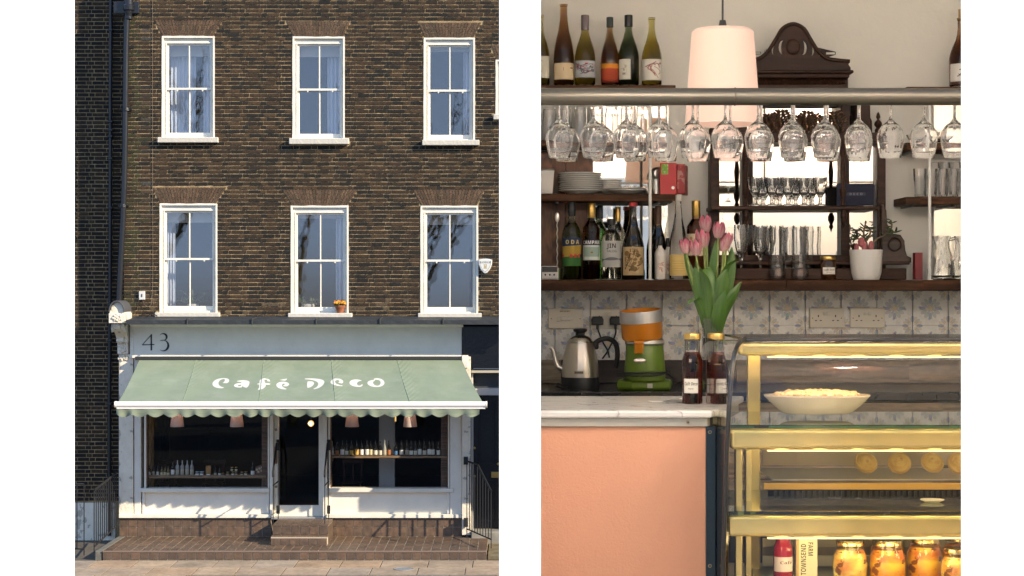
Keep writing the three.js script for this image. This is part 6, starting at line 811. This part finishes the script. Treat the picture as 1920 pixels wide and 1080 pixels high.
  // lamps
  for (const [px, g] of [[332, 0], [444, 1], [660, 2], [769, 3]]) { const t = thing('shop_pendant_lamp', 'pale pink fabric pendant lamp hanging inside the cafe window', 'lamp', [X(px, 35.5), Y(800, 35.5), Z - .5], 'pendant lamps in the cafe windows'); part(t, 'shade', lathe([[.132, 0], [.092, .34], [.03, .342], [.09, .338], [.130, 0]], 28, .5), phys([.78, .66, .60], .9, { transmission: .35, thickness: 0 })); part(t, 'cord', rod(V(0, .34, 0), V(0, fy(664) - Y(800, 35.5), 0), .006), M.black); part(t, 'bulb', new THREE.SphereGeometry(.035, 12, 8).translate(0, .22, 0), mat([1, .85, .7], .5, { emissive: lin(1, .6, .35), emissiveIntensity: .6 })); const L = new THREE.PointLight(lin(1, .70, .5), .05); L.position.set(0, .22, 0); L.castShadow = true; t.add(L); }
  const gt = thing('globe_lamp', 'glowing round globe lamp inside the cafe door', 'lamp', [X(583, 36.4), Y(794, 36.4), Z - 1.4]); part(gt, 'globe', new THREE.SphereGeometry(.06, 20, 14), mat([1, .85, .6], .5, { emissive: lin(1, .55, .16), emissiveIntensity: .75 })); part(gt, 'cord', rod(V(0, .06, 0), V(0, fy(664) - Y(794, 36.4), 0), .005), M.black); { const L = new THREE.PointLight(lin(1, .6, .25), .25); L.position.set(0, 0, .08); L.castShadow = true; gt.add(L); }
  const lt = thing('cylinder_lamp', 'glowing yellow cylinder lamp beside the pale column in the cafe', 'lamp', [X(739, 36.2), Y(790, 36.2), Z - 1.2]); part(lt, 'shade', cyl(.04, .04, 0, .2, 20), mat([1, .85, .55], .5, { emissive: lin(1, .6, .16), emissiveIntensity: .6 })); part(lt, 'cord', rod(V(0, .2, 0), V(0, fy(664) - Y(790, 36.2), 0), .005), M.black);
  const ch = (px, d, lab) => { const t = thing('cafe_chair', lab, 'chair', [X(px, d), DOORSTEP, -d], 'dark chairs in the cafe'); for (const [x, z] of [[-.18, -.18], [.18, -.18], [-.18, .18], [.18, .18]]) part(t, 'leg', cyl(.014, .017, 0, .45, 8).translate(x, 0, z), darkWood); part(t, 'seat', bev(-.21, .21, .45, .48, -.21, .21, .015), darkWood); for (const x of [-.17, 0, .17]) part(t, 'back_slat', bev(x - .02, x + .02, .48, .85, -.21, -.19, .006), darkWood); part(t, 'top_rail', bev(-.21, .21, .82, .9, -.215, -.185, .01), darkWood); };
  ch(310, 36.6, 'dark wooden chair inside the cafe behind the shelf of jars'); ch(400, 36.7, 'dark wooden chair inside the cafe behind the shelf of jars'); ch(660, 36.8, 'dark wooden chair inside the cafe behind the row of wine bottles');
}
// ---------------------------------------------------------------- bare plane trees on the near pavement (mirrored in the sash windows, shading the front)
function bareTree(label, x, z, h, seed, lean = 0) {
  const t = thing('plane_tree', label, 'tree', [x, 0, z]), R = rng(seed), tr = [], br = [];
  const limb = (p, dir, len, r, depth) => { const e = p.clone().addScaledVector(dir, len), m = p.clone().lerp(e, .5).add(V((R() - .5) * len * .12, 0, (R() - .5) * len * .12)); const n = depth > 2 ? 10 : 6, cv = new THREE.CatmullRomCurve3([p, m, e]); const g = grid(7, n, (u, v) => { const c = cv.getPoint(v), q = lerp(r, r * .68, v) * (1 + .1 * Math.sin(v * 9 + seed)), a = u * TAU, tx = Math.abs(dir.y) > .9 ? V(1, 0, 0) : V(0, 1, 0), s = dir.clone().cross(tx).normalize(), w = dir.clone().cross(s); return c.addScaledVector(s, Math.cos(a) * q).addScaledVector(w, Math.sin(a) * q).toArray(); }); (depth > 3 ? tr : br).push(g); if (depth <= 0) { br.push(new THREE.SphereGeometry(r * 1.5, 7, 5).translate(e.x, e.y, e.z)); return; } const k = depth > 3 ? 3 : 2; for (let i = 0; i < k; i++) { const d2 = dir.clone().add(V((R() - .5) * 1.5, .25 + .4 * R(), (R() - .5) * 1.5)).normalize(); limb(e, d2, len * (.62 + .2 * R()), r * .66, depth - 1); } };
  limb(V(0, 0, 0), V(lean, 1, 0).normalize(), h * .36, .2, 4);
  const m = mat([.20, .165, .105], .9, { map: dtex(128, (u, v) => { const n = fbm(u, v, 5, 4); return n > .52 ? [.95, .9, .75] : [.5, .47, .4]; }, [2, 6]) }); part(t, 'trunk', tr, m); part(t, 'branches', br, m).userData.kind = 'stuff'; return t;
}
bareTree('bare mottled plane tree mirrored in the sash window above the alarm box', -3.3, -4.2, 11.5, 4); bareTree('bare mottled plane tree mirrored in the middle sash windows', -7.6, -5.5, 12.5, 9, .08); bareTree('bare mottled plane tree mirrored in the windows beside the drainpipes', -12.4, -6, 12, 17, -.05);
renderer.render(scene, camera);
